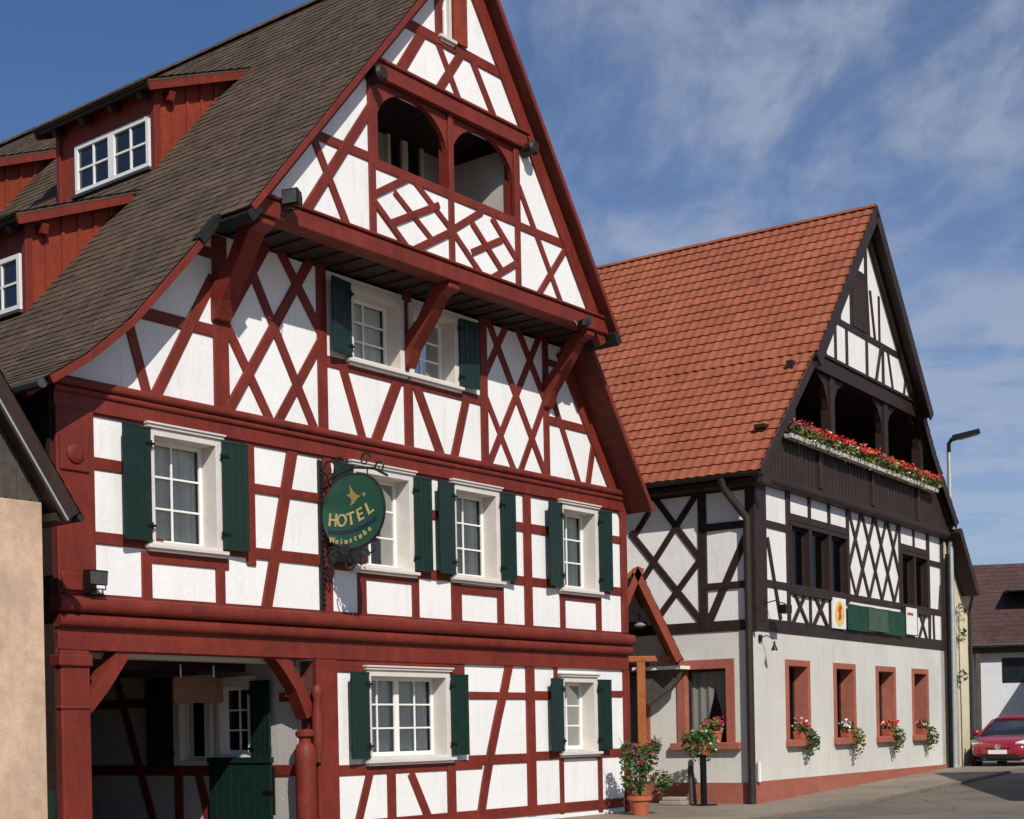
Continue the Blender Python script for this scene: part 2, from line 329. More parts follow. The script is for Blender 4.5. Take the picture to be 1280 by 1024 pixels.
    def strip(s, pl, prof, t0, t1, oa, ob):   # slab under a roof profile (u, z), t measured down from it
        n = len(prof); nn = []
        for i in range(n):
            a = Vector(prof[max(i-1, 0)]); b = Vector(prof[min(i+1, n-1)]); d = (b-a).normalized(); q = Vector((-d.y, d.x))
            if q.y < 0: q = -q
            nn.append(q)
        vs = []
        for (u, z), q in zip(prof, nn):
            for t, o in ((t0, oa), (t1, oa), (t1, ob), (t0, ob)):
                vs.append(pl.P(u-q.x*t, z-q.y*t, o))
        fs = []
        for i in range(n-1):
            for k in range(4): a = i*4+k; b = i*4+(k+1) % 4; fs.append((a, b, b+4, a+4))
        fs.append((3, 2, 1, 0)); k = (n-1)*4; fs.append((k, k+1, k+2, k+3))
        s.add(vs, fs)
    def build(s, name, mats, parent=None, bevel=0, smooth=False, label=None):
        if not isinstance(mats, (list, tuple)): mats = [mats]
        off = parent_loc(parent) if parent else Vector((0, 0, 0))
        me = bpy.data.meshes.new(name); me.from_pydata([tuple(v-off) for v in s.v], [], s.f)
        for m in mats: me.materials.append(m)
        for p, mi in zip(me.polygons, s.mi): p.material_index = mi; p.use_smooth = smooth
        if any(abs(t-0.5) > 1e-6 for t in s.tone):
            at = me.attributes.new('tone', 'FLOAT', 'FACE'); at.data.foreach_set('value', s.tone)
        bm = bmesh.new(); bm.from_mesh(me); bmesh.ops.recalc_face_normals(bm, faces=bm.faces); bm.to_mesh(me); bm.free()
        if smooth:
            try: me.set_sharp_from_angle(angle=R(35))
            except Exception: pass
        o = bpy.data.objects.new(name, me); scene.collection.objects.link(o)
        if parent: o.parent = parent
        if bevel:
            bv = o.modifiers.new('bevel', 'BEVEL'); bv.width = bevel; bv.segments = 2; bv.limit_method = 'ANGLE'; bv.angle_limit = R(50)
        if label: o['label'] = label
        return o
def parent_loc(p):
    v = Vector((0, 0, 0))
    while p: v += p.location; p = p.parent
    return v
class Timbers:
    """a storey of framing on a plane; every timber a hair prouder than the last so no faces coincide"""
    def __init__(s, pl, off=0.0, proud=0.022, back=-0.05): s.m = MB(); s.pl = pl; s.off = off; s.k = 0; s.pr = proud; s.bk = back; s.clip = None
    def o(s): s.k += 1; return s.off+s.pr+(s.k % 11)*0.0016
    def post(s, x, y0, y1, w=0.2):
        u0, z0 = s.pl.uz(x, y0, s.off); u1, z1 = s.pl.uz(x, y1, s.off); u = (u0+u1)/2
        s.seg((u, z0), (u, z1), w)
    def rail(s, x0, y0, x1, y1, w=0.2):
        u0, z0 = s.pl.uz(x0, y0, s.off); u1, z1 = s.pl.uz(x1, y1, s.off); z = (z0+z1)/2
        s.seg((u0, z), (u1, z), w)
    def brace(s, x0, y0, x1, y1, w=0.17):
        s.seg(s.pl.uz(x0, y0, s.off), s.pl.uz(x1, y1, s.off), w)
    def curve(s, pts, w=0.17):
        q = [s.pl.uz(x, y, s.off) for x, y in pts]
        k = s.o()
        # one curved plate
        L_, R_ = [], []
        for i in range(len(q)):
            a = Vector(q[max(i-1, 0)]); b = Vector(q[min(i+1, len(q)-1)]); d = (b-a).normalized(); n = Vector((-d.y, d.x))*w/2
            L_.append(tuple(Vector(q[i])+n)); R_.append(tuple(Vector(q[i])-n))
        s.m.poly(s.pl, L_+R_[::-1], s.off+s.bk, k)
    def seg(s, a, b, w):
        a = Vector(a); b = Vector(b); e = (b-a).normalized()*(0.05 if w > 0.125 else 0.0); a = a-e; b = b+e
        if s.clip:
            ts = [i/60 for i in range(61) if (a+(b-a)*(i/60)).y+w*0.4 < s.clip((a+(b-a)*(i/60)).x)]
            if not ts: return
            a, b = a+(b-a)*ts[0], a+(b-a)*ts[-1]
        s.m.beam(s.pl, a, b, w*(1+rnd.uniform(-.05, .05)), s.off+s.bk, s.o(), w*(1+rnd.uniform(-.06, .06)))
    def build(s, name, m, parent): return s.m.build(name, m, parent, bevel=0.012)
def rect(u0, u1, z0, z1): return [(u0, z0), (u1, z0), (u1, z1), (u0, z1)]

# roof coverings -------------------------------------------------------------
def prof_fn(prof):
    seg = []; tot = 0
    for a, b in zip(prof, prof[1:]):
        a = Vector(a); b = Vector(b); l = (b-a).length; seg.append((tot, l, a, b)); tot += l
    def f(s):
        for t, l, a, b in seg:
            if s <= t+l or (t, l, a, b) == seg[-1]:
                p = a+(b-a)*((s-t)/l); d = (b-a).normalized(); n = Vector((-d.y, d.x)); n = n if n.y > 0 else -n
                return p, n
    return f, tot
def tiles(pl, prof, front, back, expo, tw, pan, skip=None, seed=1):
    rr = random.Random(seed); f, tot = prof_fn(prof); m = MB(); nrow = int(tot/expo)
    ex = tot/nrow
    for i in range(nrow):
        s0, s1 = i*ex-0.01, min((i+1)*ex+0.03, tot)
        (p0, n0), (p1, n1) = f(max(s0, 0)), f(s1)
        if s0 < 0: p0 = p0 - (f(0.1)[0]-f(0)[0]).normalized()*0.03
        fr = front(p0.y); x = fr
        if not pan and i % 2: x = fr-tw*0.5; segs = [(fr, x)]
        else: segs = []
        while x > back: segs.append((x, x-tw)); x -= tw
        for a, b in segs:
            if skip and skip(p0.x, p0.y, (a+b)/2): continue
            m.t = min(1, max(0, rr.gauss(0.5, 0.22)))
            h0 = (0.036 if pan else 0.021)+rr.uniform(-.003, .005); h1 = 0.008
            if pan:
                K = 6; vs = []
                for k in range(K+1):
                    w = k/K; off = a+(b-a)*w
                    hh = 0.021*(0.5+0.5*math.cos(2*math.pi*(w*1.0)))*1.0+0.006*w
                    q = p0+n0*(h0*1.1+hh); vs.append(pl.P(q.x, q.y, off))
                    q = p1+n1*(h1+hh*0.95); vs.append(pl.P(q.x, q.y, off))
                    q = p0+n0*(h0*1.1+hh-0.022); vs.append(pl.P(q.x, q.y, off))
                fs = []
                for k in range(K):
                    j = k*3; fs += [(j, j+3, j+4, j+1), (j+2, j+5, j+3, j)]
                m.add(vs, fs)
            else:
                g = 0.003; tl = rr.uniform(-.003, .003)
                A0 = p0+n0*(h0+tl); A1 = p0+n0*(h0-tl); B0 = p1+n1*h1; D0 = p0+n0*0.0
                P = pl.P
                m.add([P(A0.x, A0.y, a-g), P(A1.x, A1.y, b+g), P(B0.x, B0.y, b+g), P(B0.x, B0.y, a-g), P(D0.x, D0.y, b+g), P(D0.x, D0.y, a-g)],
                      [(0, 1, 2, 3), (5, 4, 1, 0)])
    return m
def ridge_tiles(pl, u, z, front, back, step=0.38, r=0.11):
    m = MB(); x = front; k = 0
    while x > back:
        n = 7; rr = r*(1.0+rnd.uniform(-.04, .04)); m.t = rnd.uniform(0.2, 0.8); vs = []
        for o, q in ((x, rr), (x-step-0.02, rr*0.9)):
            for i in range(n): a = math.pi*i/(n-1); vs.append(pl.P(u+math.cos(a)*q*1.15, z-0.05+math.sin(a)*q, o))
        vs += [pl.P(u, z-0.06, x)]
        m.add(vs, [(i, i+1, i+1+n, i+n) for i in range(n-1)]+[(14, i, i+1) for i in range(n-1)])
        x -= step
    return m

# windows ---------------------------------------------------------------------
def window(pl, parent, u0, u1, z0, z1, off=0.0, leaves=1, cols=2, rows=3, mf=None, mc=None, cas=0.10, proud=0.07, depth=0.33,
           cap=0.04, curtain=0.0, sill=True, tilt=False, glass=True, fw=0.055, mw=0.028, backing=False):
    """u0..z1: outer edge of the casing. Returns (casing object, hole rectangle)"""
    mf = mf or M['white']; mc = mc or M['casing']
    a, b, c, d = u0+cas, u1-cas, z0+cas*0.5, z1-cas
    m = MB()
    for q in ((u0, a, z0, z1), (b, u1, z0, z1), (a, b, d, z1), (a, b, z0, c)):
        m.box(pl, q[0], q[1], q[2], q[3], off-depth, off+proud)
    if cap:
        m.box(pl, u0-0.03, u1+0.03, z1, z1+cap, off-0.02, off+proud+0.035)
        m.box(pl, u0-0.05, u1+0.05, z1+cap, z1+cap*1.7, off-0.02, off+proud+0.06)
    win = m.build('window', mc, parent, bevel=0.006)
    if sill:
        s = MB(); s.box(pl, u0-0.06, u1+0.06, z0-0.05, z0, off-0.02, off+proud+0.07); s.box(pl, u0-0.03, u1+0.03, z0-0.09, z0-0.05, off-0.02, off+proud+0.03)
        s.build('sill', mc, win, bevel=0.006)
    so = off-depth+0.05
    w = (b-a)/leaves
    for i in range(leaves):
        l, r = a+i*w, a+(i+1)*w; s = MB()
        s.box(pl, l, l+fw, c, d, so, so+0.05); s.box(pl, r-fw, r, c, d, so, so+0.05)
        s.box(pl, l+fw, r-fw, c, c+fw*1.25, so, so+0.048); s.box(pl, l+fw, r-fw, d-fw, d, so, so+0.048)
        for k in range(1, cols):
            uu = l+fw+(r-l-2*fw)*k/cols; s.box(pl, uu-mw/2, uu+mw/2, c+fw, d-fw, so+0.004, so+0.040)
        for k in range(1, rows):
            zz = c+fw*1.25+(d-c-2.25*fw)*k/rows; s.box(pl, l+fw, r-fw, zz-mw/2, zz+mw/2, so+0.006, so+0.038)
        o = s.build('sash', mf, win, bevel=0.003)
    g = MB(); g.add([pl.P(a, c, so+0.02), pl.P(b, c, so+0.02), pl.P(b, d, so+0.02), pl.P(a, d, so+0.02)], [(0, 1, 2, 3)])
    g.build('pane', M['glass'], win)
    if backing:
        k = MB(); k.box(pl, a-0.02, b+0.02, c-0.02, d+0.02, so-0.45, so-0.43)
        k.build('unlit_room_panel', M['dark'], win)  # near-black panel painted in for the unlit room behind the pane
    if curtain:
        k = MB(); n = 40; vs = []
        for i in range(n+1):
            t = i/n; uu = a+0.02+(b-a-0.04)*t; oo = so-0.045+0.018*math.sin(t*n*0.9)+0.01*math.sin(t*n*2.3)
            side = abs(t-0.5)*2; low = c+0.02
            if curtain < 1: low = d-(d-c)*min(1.0, curtain*0.35+max(0, side-0.25)*1.6)
            vs += [pl.P(uu, low, oo), pl.P(uu, d-0.02, oo-0.01)]
        k.add(vs, [(2*i, 2*i+2, 2*i+3, 2*i+1) for i in range(n)]); k.build('curtain', M['curtain'], win, smooth=True)
    return win, rect(a-0.01, b+0.01, c-0.01, d+0.01)
def shutter(pl, parent, uh, side, z0, z1, w, off, ang, mt=None):
    """side -1: leaf goes to -u from the hinge line uh"""
    mt = mt or M['green']; ca, sa = math.cos(R(ang)), math.sin(R(ang))
    sub = Plane((0, 0), 0); sub.o = pl.P(uh, 0, off)
    sub.d = (pl.d*side*ca + pl.n*sa).normalized(); sub.n = (pl.n*ca - pl.d*side*sa).normalized()
    m = MB(); t = 0.035
    m.box(sub, 0.0, w, z0, z1, 0, t*0.55)
    n = 4
    for i in range(n):
        m.box(sub, w*i/n+0.004, w*(i+1)/n-0.004, z0+0.004, z1-0.004, t*0.55, t*0.8+0.001*i)
    for zz in (z0+0.12*(z1-z0), z1-0.12*(z1-z0)): m.box(sub, 0.02, w-0.02, zz-0.05, zz+0.05, -0.022, 0)
    m.box(sub, 0.0, w, z0-0.001, z0+0.03, t*0.8, t); m.box(sub, 0.0, w, z1-0.03, z1+0.001, t*0.8, t)
    s = m.build('shutter', mt, parent, bevel=0.003)
    h = MB()
    for zz in (z0+0.14*(z1-z0), z1-0.14*(z1-z0)):
        h.box(sub, -0.05, 0.10, zz-0.018, zz+0.018, t+0.001, t+0.010)
        h.tube([sub.P(-0.01, zz-0.05, 0.02), sub.P(-0.01, zz+0.05, 0.02)], 0.014, 6)
    h.build('hinge', M['black'], s)
    return s
def plant_mesh(ms, center, rad, nleaf, size, flowers, seed, droop=0.0, up=0.3, leafmat='leaf'):
    """foliage mesh and one mesh per flower colour; flowers: list of (material, count, size, region)"""
    rr = random.Random(seed); m = MB(); c = Vector(center)
    def pt():
        while True:
            v = Vector((rr.uniform(-1, 1), rr.uniform(-1, 1), rr.uniform(-1, 1)))
            if v.length <= 1 and rr.random() < 0.35+0.65*v.length: return v
    def leaf(mb, p, s, nrm=None):
        a = Vector((rr.uniform(-1, 1), rr.uniform(-1, 1), rr.uniform(-.4, .8))).normalized(); b = a.cross(Vector((rr.uniform(-1, 1), rr.uniform(-1, 1), rr.uniform(-1, 1)))).normalized()
        mb.t = rr.random()
        n = a.cross(b)
        mb.add([p-a*s*0.5, p-b*s*0.32+n*s*0.06, p+a*s*0.55, p+b*s*0.32+n*s*0.06], [(0, 1, 2), (0, 2, 3)])
    for i in range(nleaf):
        v = pt(); p = c+Vector((v.x*rad[0], v.y*rad[1], v.z*rad[2]))
        if droop and v.z < 0: p.z -= droop*rr.random()*abs(v.z)
        leaf(m, p, size*rr.uniform(.6, 1.3))
    out = [(m, leafmat)]
    for fm, cnt, fs, hemi in flowers:
        fb = MB()
        for i in range(cnt):
            v = pt(); v.z = abs(v.z)*0.9+0.1 if hemi else v.z
            v = v.normalized()*rr.uniform(0.8, 1.08); p = c+Vector((v.x*rad[0], v.y*rad[1], v.z*rad[2]))
            for k in range(9):
                leaf(fb, p+Vector((rr.gauss(0, 1), rr.gauss(0, 1), rr.gauss(0, .7)))*fs*0.35, fs*0.55)
        out.append((fb, fm))
    return out
def text_on(pl, s, size, u, z, off, ang, m, name, parent, depth=0.012, align='CENTER', shear=0):
    cu = bpy.data.curves.new('t', 'FONT'); cu.body = s; cu.size = size; cu.align_x = align; cu.extrude = depth/2; cu.offset = size*0.012; cu.shear = shear; cu.resolution_u = 3
    to = bpy.data.objects.new('t', cu); scene.collection.objects.link(to)
    dg = bpy.context.evaluated_depsgraph_get(); me = to.evaluated_get(dg).to_mesh()
    mb = MB(); ca, sa = math.cos(ang), math.sin(ang)
    vs = [pl.P(u+v.co.x*ca-v.co.y*sa, z+v.co.x*sa+v.co.y*ca, off+v.co.z) for v in me.vertices]
    mb.add(vs, [tuple(p.vertices) for p in me.polygons])
    to.to_mesh_clear() if hasattr(to, 'to_mesh_clear') else None
    bpy.data.objects.remove(to)
    return mb.build(name, m, parent) if name else mb

# ---------------------------------------------------------------- ground, road, pavement
def gh(u): return 0.36*min(1, max(0, u/12.4))
def sheet(name, us, o0, o1, dz, m, kind='structure', edge=0.0):
    mb = MB()
    for a, b in zip(us, us[1:]):
        mb.add([B.P(a, gh(a)+dz, o0), B.P(b, gh(b)+dz, o0), B.P(b, gh(b)+dz, o1), B.P(a, gh(a)+dz, o1)], [(0, 1, 2, 3)])
    o = mb.build(name, m); tag(o, kind=kind); return o
sheet('ground', [-400, 0, 12.4, 500], -400, 400, -0.30, M['paving'])
sheet('road', [-400, 0, 12.4, 500], 2.2, 10.2, -0.05, M['asphalt'])
sheet('pavement', [-400, 0, 12.4, 500], -200, 2.05, 0.0, M['paving'])
sheet('far_pavement', [-400, 0, 12.4, 500], 10.35, 200, 0.02, M['paving'])
kb = MB()
u = -60.0
while u < 60:
    for o0, o1 in ((2.052, 2.198), (10.202, 10.348)):
        a, b = u+0.006, u+0.994
        kb.hexa([B.P(a, gh(a)-.2, o1), B.P(b, gh(b)-.2, o1), B.P(b, gh(b)-.2, o0), B.P(a, gh(a)-.2, o0),
                 B.P(a, gh(a)+.012, o1), B.P(b, gh(b)+.012, o1), B.P(b, gh(b)+.012, o0), B.P(a, gh(a)+.012, o0)])
    u += 1
tag(kb.build('kerb', M['kerb'], bevel=0.01), kind='structure')
lm = MB()
for k in range(-6, 8):
    a = -5.6+k*9.0; b = a+3.0
    lm.add([B.P(a, gh(a)-0.044, 6.25), B.P(b, gh(b)-0.044, 6.25), B.P(b, gh(b)-0.044, 6.38), B.P(a, gh(a)-0.044, 6.38)], [(0, 1, 2, 3)])
tag(lm.build('road_markings', M['lines']), kind='structure')

# ================================================================ RED FRAMED HOUSE
H1 = empty('half_timbered_hotel', A.P(-6.5, 0, -6), 'tall red and white half timbered hotel with brown roof, green shutters and arched loggia', 'house')
profL = [(-13.45, 6.05), (-12.9, 6.42), (-12.2, 7.02), (-11.2, 8.14), (-5.85, 14.38)]
profR = [(0.12, 5.86), (-1.8, 8.60), (-5.85, 14.38)]
JO = 1.0     # how far the upper gable stands out
def rz(u, prof):
    pr = sorted(prof)
    for a, b in zip(pr, pr[1:]):
        if a[0] <= u <= b[0]: return a[1]+(b[1]-a[1])*(u-a[0])/(b[0]-a[0])
def cut(prof, zlo, zhi):   # part of an eave->ridge profile between two heights
    out = []
    for a, b in zip(prof, prof[1:]):
        for p, q in ((a, b),):
            za, zb = p[1], q[1]
            lo, hi = max(za, zlo), min(zb, zhi)
            if lo >= hi: continue
            f = lambda z: (p[0]+(q[0]-p[0])*(z-za)/(zb-za), z)
            if not out: out.append(f(lo))
            out.append(f(hi))
    return out
# --- windows first (they give the wall holes)
def wrect(pl, x0, x1, yt, yb, off=0.06):
    u0, zt = pl.uz(x0, yt, off); u1, _ = pl.uz(x1, yt, off); _, zb = pl.uz(x0, yb, off); return u0, u1, zb, zt
def u_at(pl, x, y, off=0.06): return pl.uz(x, y, off)[0]
def z_at(pl, x, y, off=0.06): return pl.uz(x, y, off)[1]
holes_g, holes_1, holes_a = [], [], []
HW = []
Z1T, Z1B = 5.80, 4.22
def casement(ul, ur, zb, zt, hl, pl=A, off=0.0, **k):
    w, h = window(pl, H1, ul, ur, zb, zt, off, **k); hl.append(h); return w
# first storey (photo x of casing edges at mid height)
def um(xl, xr, y): return u_at(A, xl, y), u_at(A, xr, y)
for xl, xr, y, leaves, sh, kw in (
        (186, 277, 615, 1, (0.52, 0.44), dict(curtain=1.0)),
        (440, 517, 650, 1, (0.5, 0.38), dict(curtain=1.0)),
        (566, 625, 670, 1, (0.5, 0.37), dict(curtain=1.0, tilt=True)),
        (701, 748, 690, 1, (0.52, 0.37), dict(curtain=1.0))):
    ul, ur = um(xl, xr, y)
    w = casement(ul, ur, Z1B, Z1T, holes_1, leaves=leaves, cols=2, rows=3, **kw)
    shutter(A, H1, ul+0.01, -1, Z1B+0.03, Z1T-0.02, sh[0], 0.085, 9)
    shutter(A, H1, ur-0.01, 1, Z1B+0.03, Z1T-0.02, sh[1], 0.085, 6)
ul, ur = um(459, 563, 895); ZGB, ZGT = 1.20, 2.62
casement(ul, ur, ZGB, ZGT, holes_g, leaves=2, cols=2, rows=3, curtain=1.0)
shutter(A, H1, ul+0.01, -1, ZGB+0.03, ZGT-0.04, 0.48, 0.085, 9); shutter(A, H1, ur-0.01, 1, ZGB+0.03, ZGT-0.04, 0.40, 0.085, 5)
ul, ur = um(702, 747, 895)
casement(ul, ur, ZGB, ZGT-0.02, holes_g, leaves=1, cols=2, rows=3, curtain=1.0)
shutter(A, H1, ul+0.01, -1, ZGB+0.03, ZGT-0.06, 0.46, 0.085, 9); shutter(A, H1, ur-0.01, 1, ZGB+0.03, ZGT-0.06, 0.36, 0.085, 8)
# lower gable windows
ua, ub = u_at(A, 436, 400), u_at(A, 505, 410)
uc, ud = u_at(A, 512, 430), u_at(A, 573, 440)
ZAB = z_at(A, 450, 452); ZAT = 8.62
print('gable window z', ZAB, ZAT, ua, ub, uc, ud)
casement(ua, ub, ZAB, ZAT, holes_a, cols=2, rows=3, curtain=1.0, cap=0)
casement(uc, ud, ZAB, ZAT, holes_a, cols=2, rows=3, curtain=1.0, cap=0)
shutter(A, H1, ua+0.01, -1, ZAB+0.02, ZAT-0.02, 0.5, 0.085, 10); shutter(A, H1, ud-0.01, 1, ZAB+0.02, ZAT-0.02, 0.46, 0.085, 6)
# --- walls
PU0, PU1, PZ = -12.62, -8.50, 2.80      # passage opening
g = MB(); g.poly(A, [(-13, -6), (PU0, -6), (PU0, PZ), (PU1, PZ), (PU1, -6), (0, -6), (0, 3.2), (-13, 3.2)], -0.3, 0.0, holes_g)
g.build('ground_storey_wall', M['plaster'], H1)
g = MB(); g.poly(A, rect(-13, 0, 3.2, 6.1), -0.25, 0.0, holes_1); g.build('upper_storey_wall', M['plaster'], H1)
def under(prof, u, t=0.18): return (u, rz(u, prof)-t)
lowg = [(-13, 6.1), (0, 6.1)] + [under(profR, x) for x in (-0.05, -1.0, -2.0)] + [under(profL, x, 0.16) for x in (-10.55, -11.2, -12.2, -12.9)]
lowg[2:2] = []
g = MB(); g.poly(A, [p for p in lowg if p[1] > 6.05 or p[0] in (-13, 0)], -0.25, 0.0, holes_a); g.build('lower_gable_wall', M['plaster'], H1)
# upper gable with the loggia openings
SZ = (A.uz(466, 205, JO)[1]+A.uz(641, 277, JO)[1])/2 + 0.06      # loggia sill height
LT = (A.uz(466, 84, JO)[1]+A.uz(650, 181, JO)[1])/2 - 0.12      # under the head beam
l0, l1, l2 = A.uz(470, 150, JO)[0], A.uz(563, 200, JO)[0], A.uz(645, 240, JO)[0]
print('loggia', SZ, LT, l0, l1, l2)
aw0, aw1 = A.uz(549, 30, JO)[0], A.uz(563, 30, JO)[0]
ZU = 8.97
up_poly = [(-10.3, ZU), (-2.2, ZU)] + [under(profR, -2.35), under(profR, -5.85)] + [under(profL, -10.3)]
g = MB(); g.poly(A, up_poly, JO-0.2, JO, [rect(l0, l2, SZ, LT), rect(aw0, aw1, A.uz(555, 48, JO)[1], A.uz(555, 48, JO)[1]+1.0)])
g.build('upper_gable_wall', M['plaster'], H1)
# attic light
zz = A.uz(555, 48, JO)[1]
w, h = window(A, H1, aw0, aw1, zz, zz+1.0, JO, leaves=1, cols=1, rows=2, cas=0.04, proud=0.02, cap=0, curtain=1.0, depth=0.15)
m = MB(); zt = (A.uz(466, 84, JO)[1]); m.box(A, aw1+0.02, aw1+0.34, zz, zz+1.0, JO+0.03, JO+0.07); m.build('shutter', M['red_board'], H1)
# loggia room behind
m = MB()
m.box(A, l0-0.0, l2+0.1, SZ-0.1, SZ-0.02, JO-1.75, JO-0.21); m.build('loggia_floor', M['brown_board'], H1)
m = MB(); m.box(A, l0-0.0, l2+0.1, SZ-0.02, LT+0.24, JO-1.8, JO-1.7)
m.box(A, l0-0.1, l0-0.0, SZ-0.02, LT-0.15, JO-1.7, JO-0.21); m.box(A, l2+0.0, l2+0.1, SZ-0.02, LT+0.01, JO-1.7, JO-0.21)
m.build('loggia_wall', M['loggia'], H1)
m = MB(); m.box(A, l0+0.15, l2+0.1, LT+0.24, LT+0.28, JO-1.8, JO-0.21)
for k in range(14): uu = l0+0.12+k*(l2-l0-.1)/13; m.box(A, uu-0.006, uu+0.006, LT+0.232, LT+0.242, JO-1.7, JO-0.22)
m.build('loggia_ceiling', M['brown_board'], H1)
lo_ = JO-1.7
wl0, wl1 = A.uz(484, 190, lo_)[0], A.uz(522, 200, lo_)[0]; wz0, wz1 = A.uz(500, 212, lo_)[1], A.uz(500, 170, lo_)[1]
lw = MB(); lw.box(A, wl0, wl1, wz0, wz1, lo_, lo_+.03); lwf = lw.build('loggia_window', M['car_glass'], H1)
for x0_, x1_ in ((wl0-.07, wl0), ((wl0+wl1)/2-.09, (wl0+wl1)/2+.05), (wl1, wl1+.07)):
    lw = MB(); lw.box(A, x0_, x1_, wz0-.05, wz1+.05, lo_+.001, lo_+.08); lw.build('frame', M['casing'], lwf)
lw = MB(); lw.box(A, wl0-.07, wl1+.07, wz1+.051, wz1+.12, lo_+.001, lo_+.08); lw.build('frame', M['casing'], lwf)
lw = MB(); lw.box(A, wl0-.07, wl1+.07, wz0-.12, wz0-.051, lo_+.001, lo_+.08); lw.build('frame', M['casing'], lwf)
lw = MB(); lw.box(A, wl1+1.0, wl1+1.8, SZ, LT-.15, lo_, lo_+.04); lw.build('loggia_door', M['brown_board'], H1)
# loggia timber: arches, posts
m = MB()
def arch(mb, a, b, z0, z1, spring, o0, o1, n=18):
    """spandrel plate over an opening a..b with an arch cut out"""
    rx = (b-a)/2; cx = (a+b)/2; top = z1-0.03
    pts = [(a, z1), (a, spring)]
    for i in range(1, n): t = math.pi-math.pi*i/n; pts.append((cx+math.cos(t)*rx, spring+math.sin(t)*(top-spring)))
    pts += [(b, spring), (b, z1)]
    # build as quads to keep it clean
    up = [(p[0], z1) for p in pts]
    P = mb_P = A.P
    for i in range(1, len(pts)-2):
        p, q = pts[i], pts[i+1]
        mb.hexa([P(p[0], p[1], o1), P(q[0], q[1], o1), P(q[0], q[1], o0), P(p[0], p[1], o0),
                 P(p[0], z1, o1), P(q[0], z1, o1), P(q[0], z1, o0), P(p[0], z1, o0)])
pw = 0.06
ar = MB(); sp = SZ+(LT-SZ)*0.46
arch(ar, l0+0.02, l1-pw, SZ, LT, sp, JO-0.11, JO-0.02); arch(ar, l1+pw, l2-0.04, SZ, LT, sp, JO-0.11, JO-0.02)
ar.build('loggia_arch', M['red'], H1)
m = MB(); m.box(A, l1-pw, l1+pw, SZ, LT, JO-0.2, JO+0.03); m.build('loggia_post', M['red'], H1, bevel=0.012)
m = MB(); m.box(A, l0-0.12, l0+0.02, SZ, LT, JO-0.19, JO+0.02); m.build('loggia_post', M['red'], H1, bevel=0.012)
m = MB(); m.box(A, l2-0.04, l2+0.10, SZ, LT, JO-0.22, JO+0.02); m.build('loggia_post', M['red'], H1, bevel=0.012)

# --- framing
T = Timbers(A)
# ground storey
T.rail(416, 962, 600, 957, .17); T.rail(588, 870, 688, 870, .13); T.rail(588, 952, 664, 946, .17); T.rail(664, 946, 777, 940, .16)
T.brace(461, 970, 447, 1030, .16); T.post(489, 968, 1030, .2); T.brace(514, 970, 538, 1030, .16); T.post(564, 957, 1030, .22)
T.curve([(636, 828), (630, 860), (622, 895), (613, 940), (606, 980), (599, 1028)], .2)
T.post(663, 828, 1016, .24); T.post(694, 828, 858, .12); T.post(702, 944, 1014, .13); T.post(750, 944, 1012, .14)
T.rail(664, 868, 690, 868, .12); T.rail(762, 868, 777, 867, .12)
T.rail(416, 1024, 777, 1012, .18)
T.seg((-8.1, 2.70), (-5.02, 2.70), .24)
T.build('ground_storey_frame', M['red'], H1)
T = Timbers(A)
T.rail(100, 577, 158, 585, .17); T.rail(100, 670, 200, 681, .17); T.rail(190, 695, 282, 707, .16)
T.post(183, 694, 757, .17); T.post(275, 700, 765, .17); T.post(312, 560, 703, .17)
T.rail(312, 613, 400, 620, .14); T.rail(272, 685, 400, 702, .16)
T.brace(365, 560, 331, 768, .2)
T.post(409, 575, 776, .16); T.rail(405, 704, 455, 710, .16)
T.post(452, 700, 780, .2); T.rail(450, 717, 520, 727, .15); T.post(519, 722, 786, .17)
T.rail(538, 643, 556, 646, .15); T.rail(520, 716, 566, 722, .16); T.post(570, 722, 790, .26)
T.rail(566, 735, 626, 742, .14); T.post(625, 733, 792, .17); T.post(659, 622, 796, .22)
T.rail(640, 657, 692, 665, .15); T.rail(640, 724, 692, 731, .16); T.post(703, 738, 800, .16); T.rail(699, 745, 750, 751, .12); T.post(748, 745, 803, .18)
T.rail(757, 673, 774, 675, .14); T.rail(757, 738, 774, 739, .16)
T.rail(100, 508, 775, 634, .22)
T.build('upper_storey_frame', M['red'], H1)
T = Timbers(A)
T.rail(225, 306, 270, 318, .16); T.rail(165, 387, 270, 416, .17)
T.brace(157, 392, 185, 500, .15); T.brace(264, 350, 190, 502, .17)
T.post(275, 300, 520, .27)
for a in ((276, 394, 341, 535), (310, 330, 396, 546), (342, 300, 402, 420), (332, 307, 281, 400), (392, 316, 284, 514), (402, 424, 342, 536)): T.brace(*a, .16)
T.post(402, 330, 548, .2)
T.rail(405, 447, 605, 505, .17)
T.brace(427, 457, 456, 560, .17); T.brace(496, 478, 466, 560, .2); T.post(509, 340, 575, .2); T.brace(520, 484, 554, 580, .2); T.brace(582, 500, 565, 582, .18)
T.post(604, 385, 590, .2)
for a in ((609, 401, 684, 602), (644, 406, 682, 505), (604, 490, 645, 595), (636, 399, 605, 470), (677, 412, 608, 588), (682, 498, 647, 598)): T.brace(*a, .14)
T.post(682, 425, 603, .17)
T.rail(682, 522, 745, 543, .16); T.rail(682, 450, 705, 462, .12)
T.brace(690, 498, 725, 611, .13); T.brace(743, 541, 733, 614, .15)
T.build('lower_gable_frame', M['red'], H1)
T = Timbers(A, JO)
T.rail(390, 167, 470, 200, .15); T.rail(464, 202, 648, 280, .15); T.rail(646, 282, 716, 310, .14)
T.rail(500, 23, 634, 99, .17)
T.post(464, 90, 296, .15); T.post(564, 243, 338, .13); T.post(646, 190, 366, .13)
T.brace(462, 135, 382, 262, .16); T.brace(389, 168, 434, 285, .13)
T.post(547, -20, 52, .15); T.post(569, -40, 65, .2)
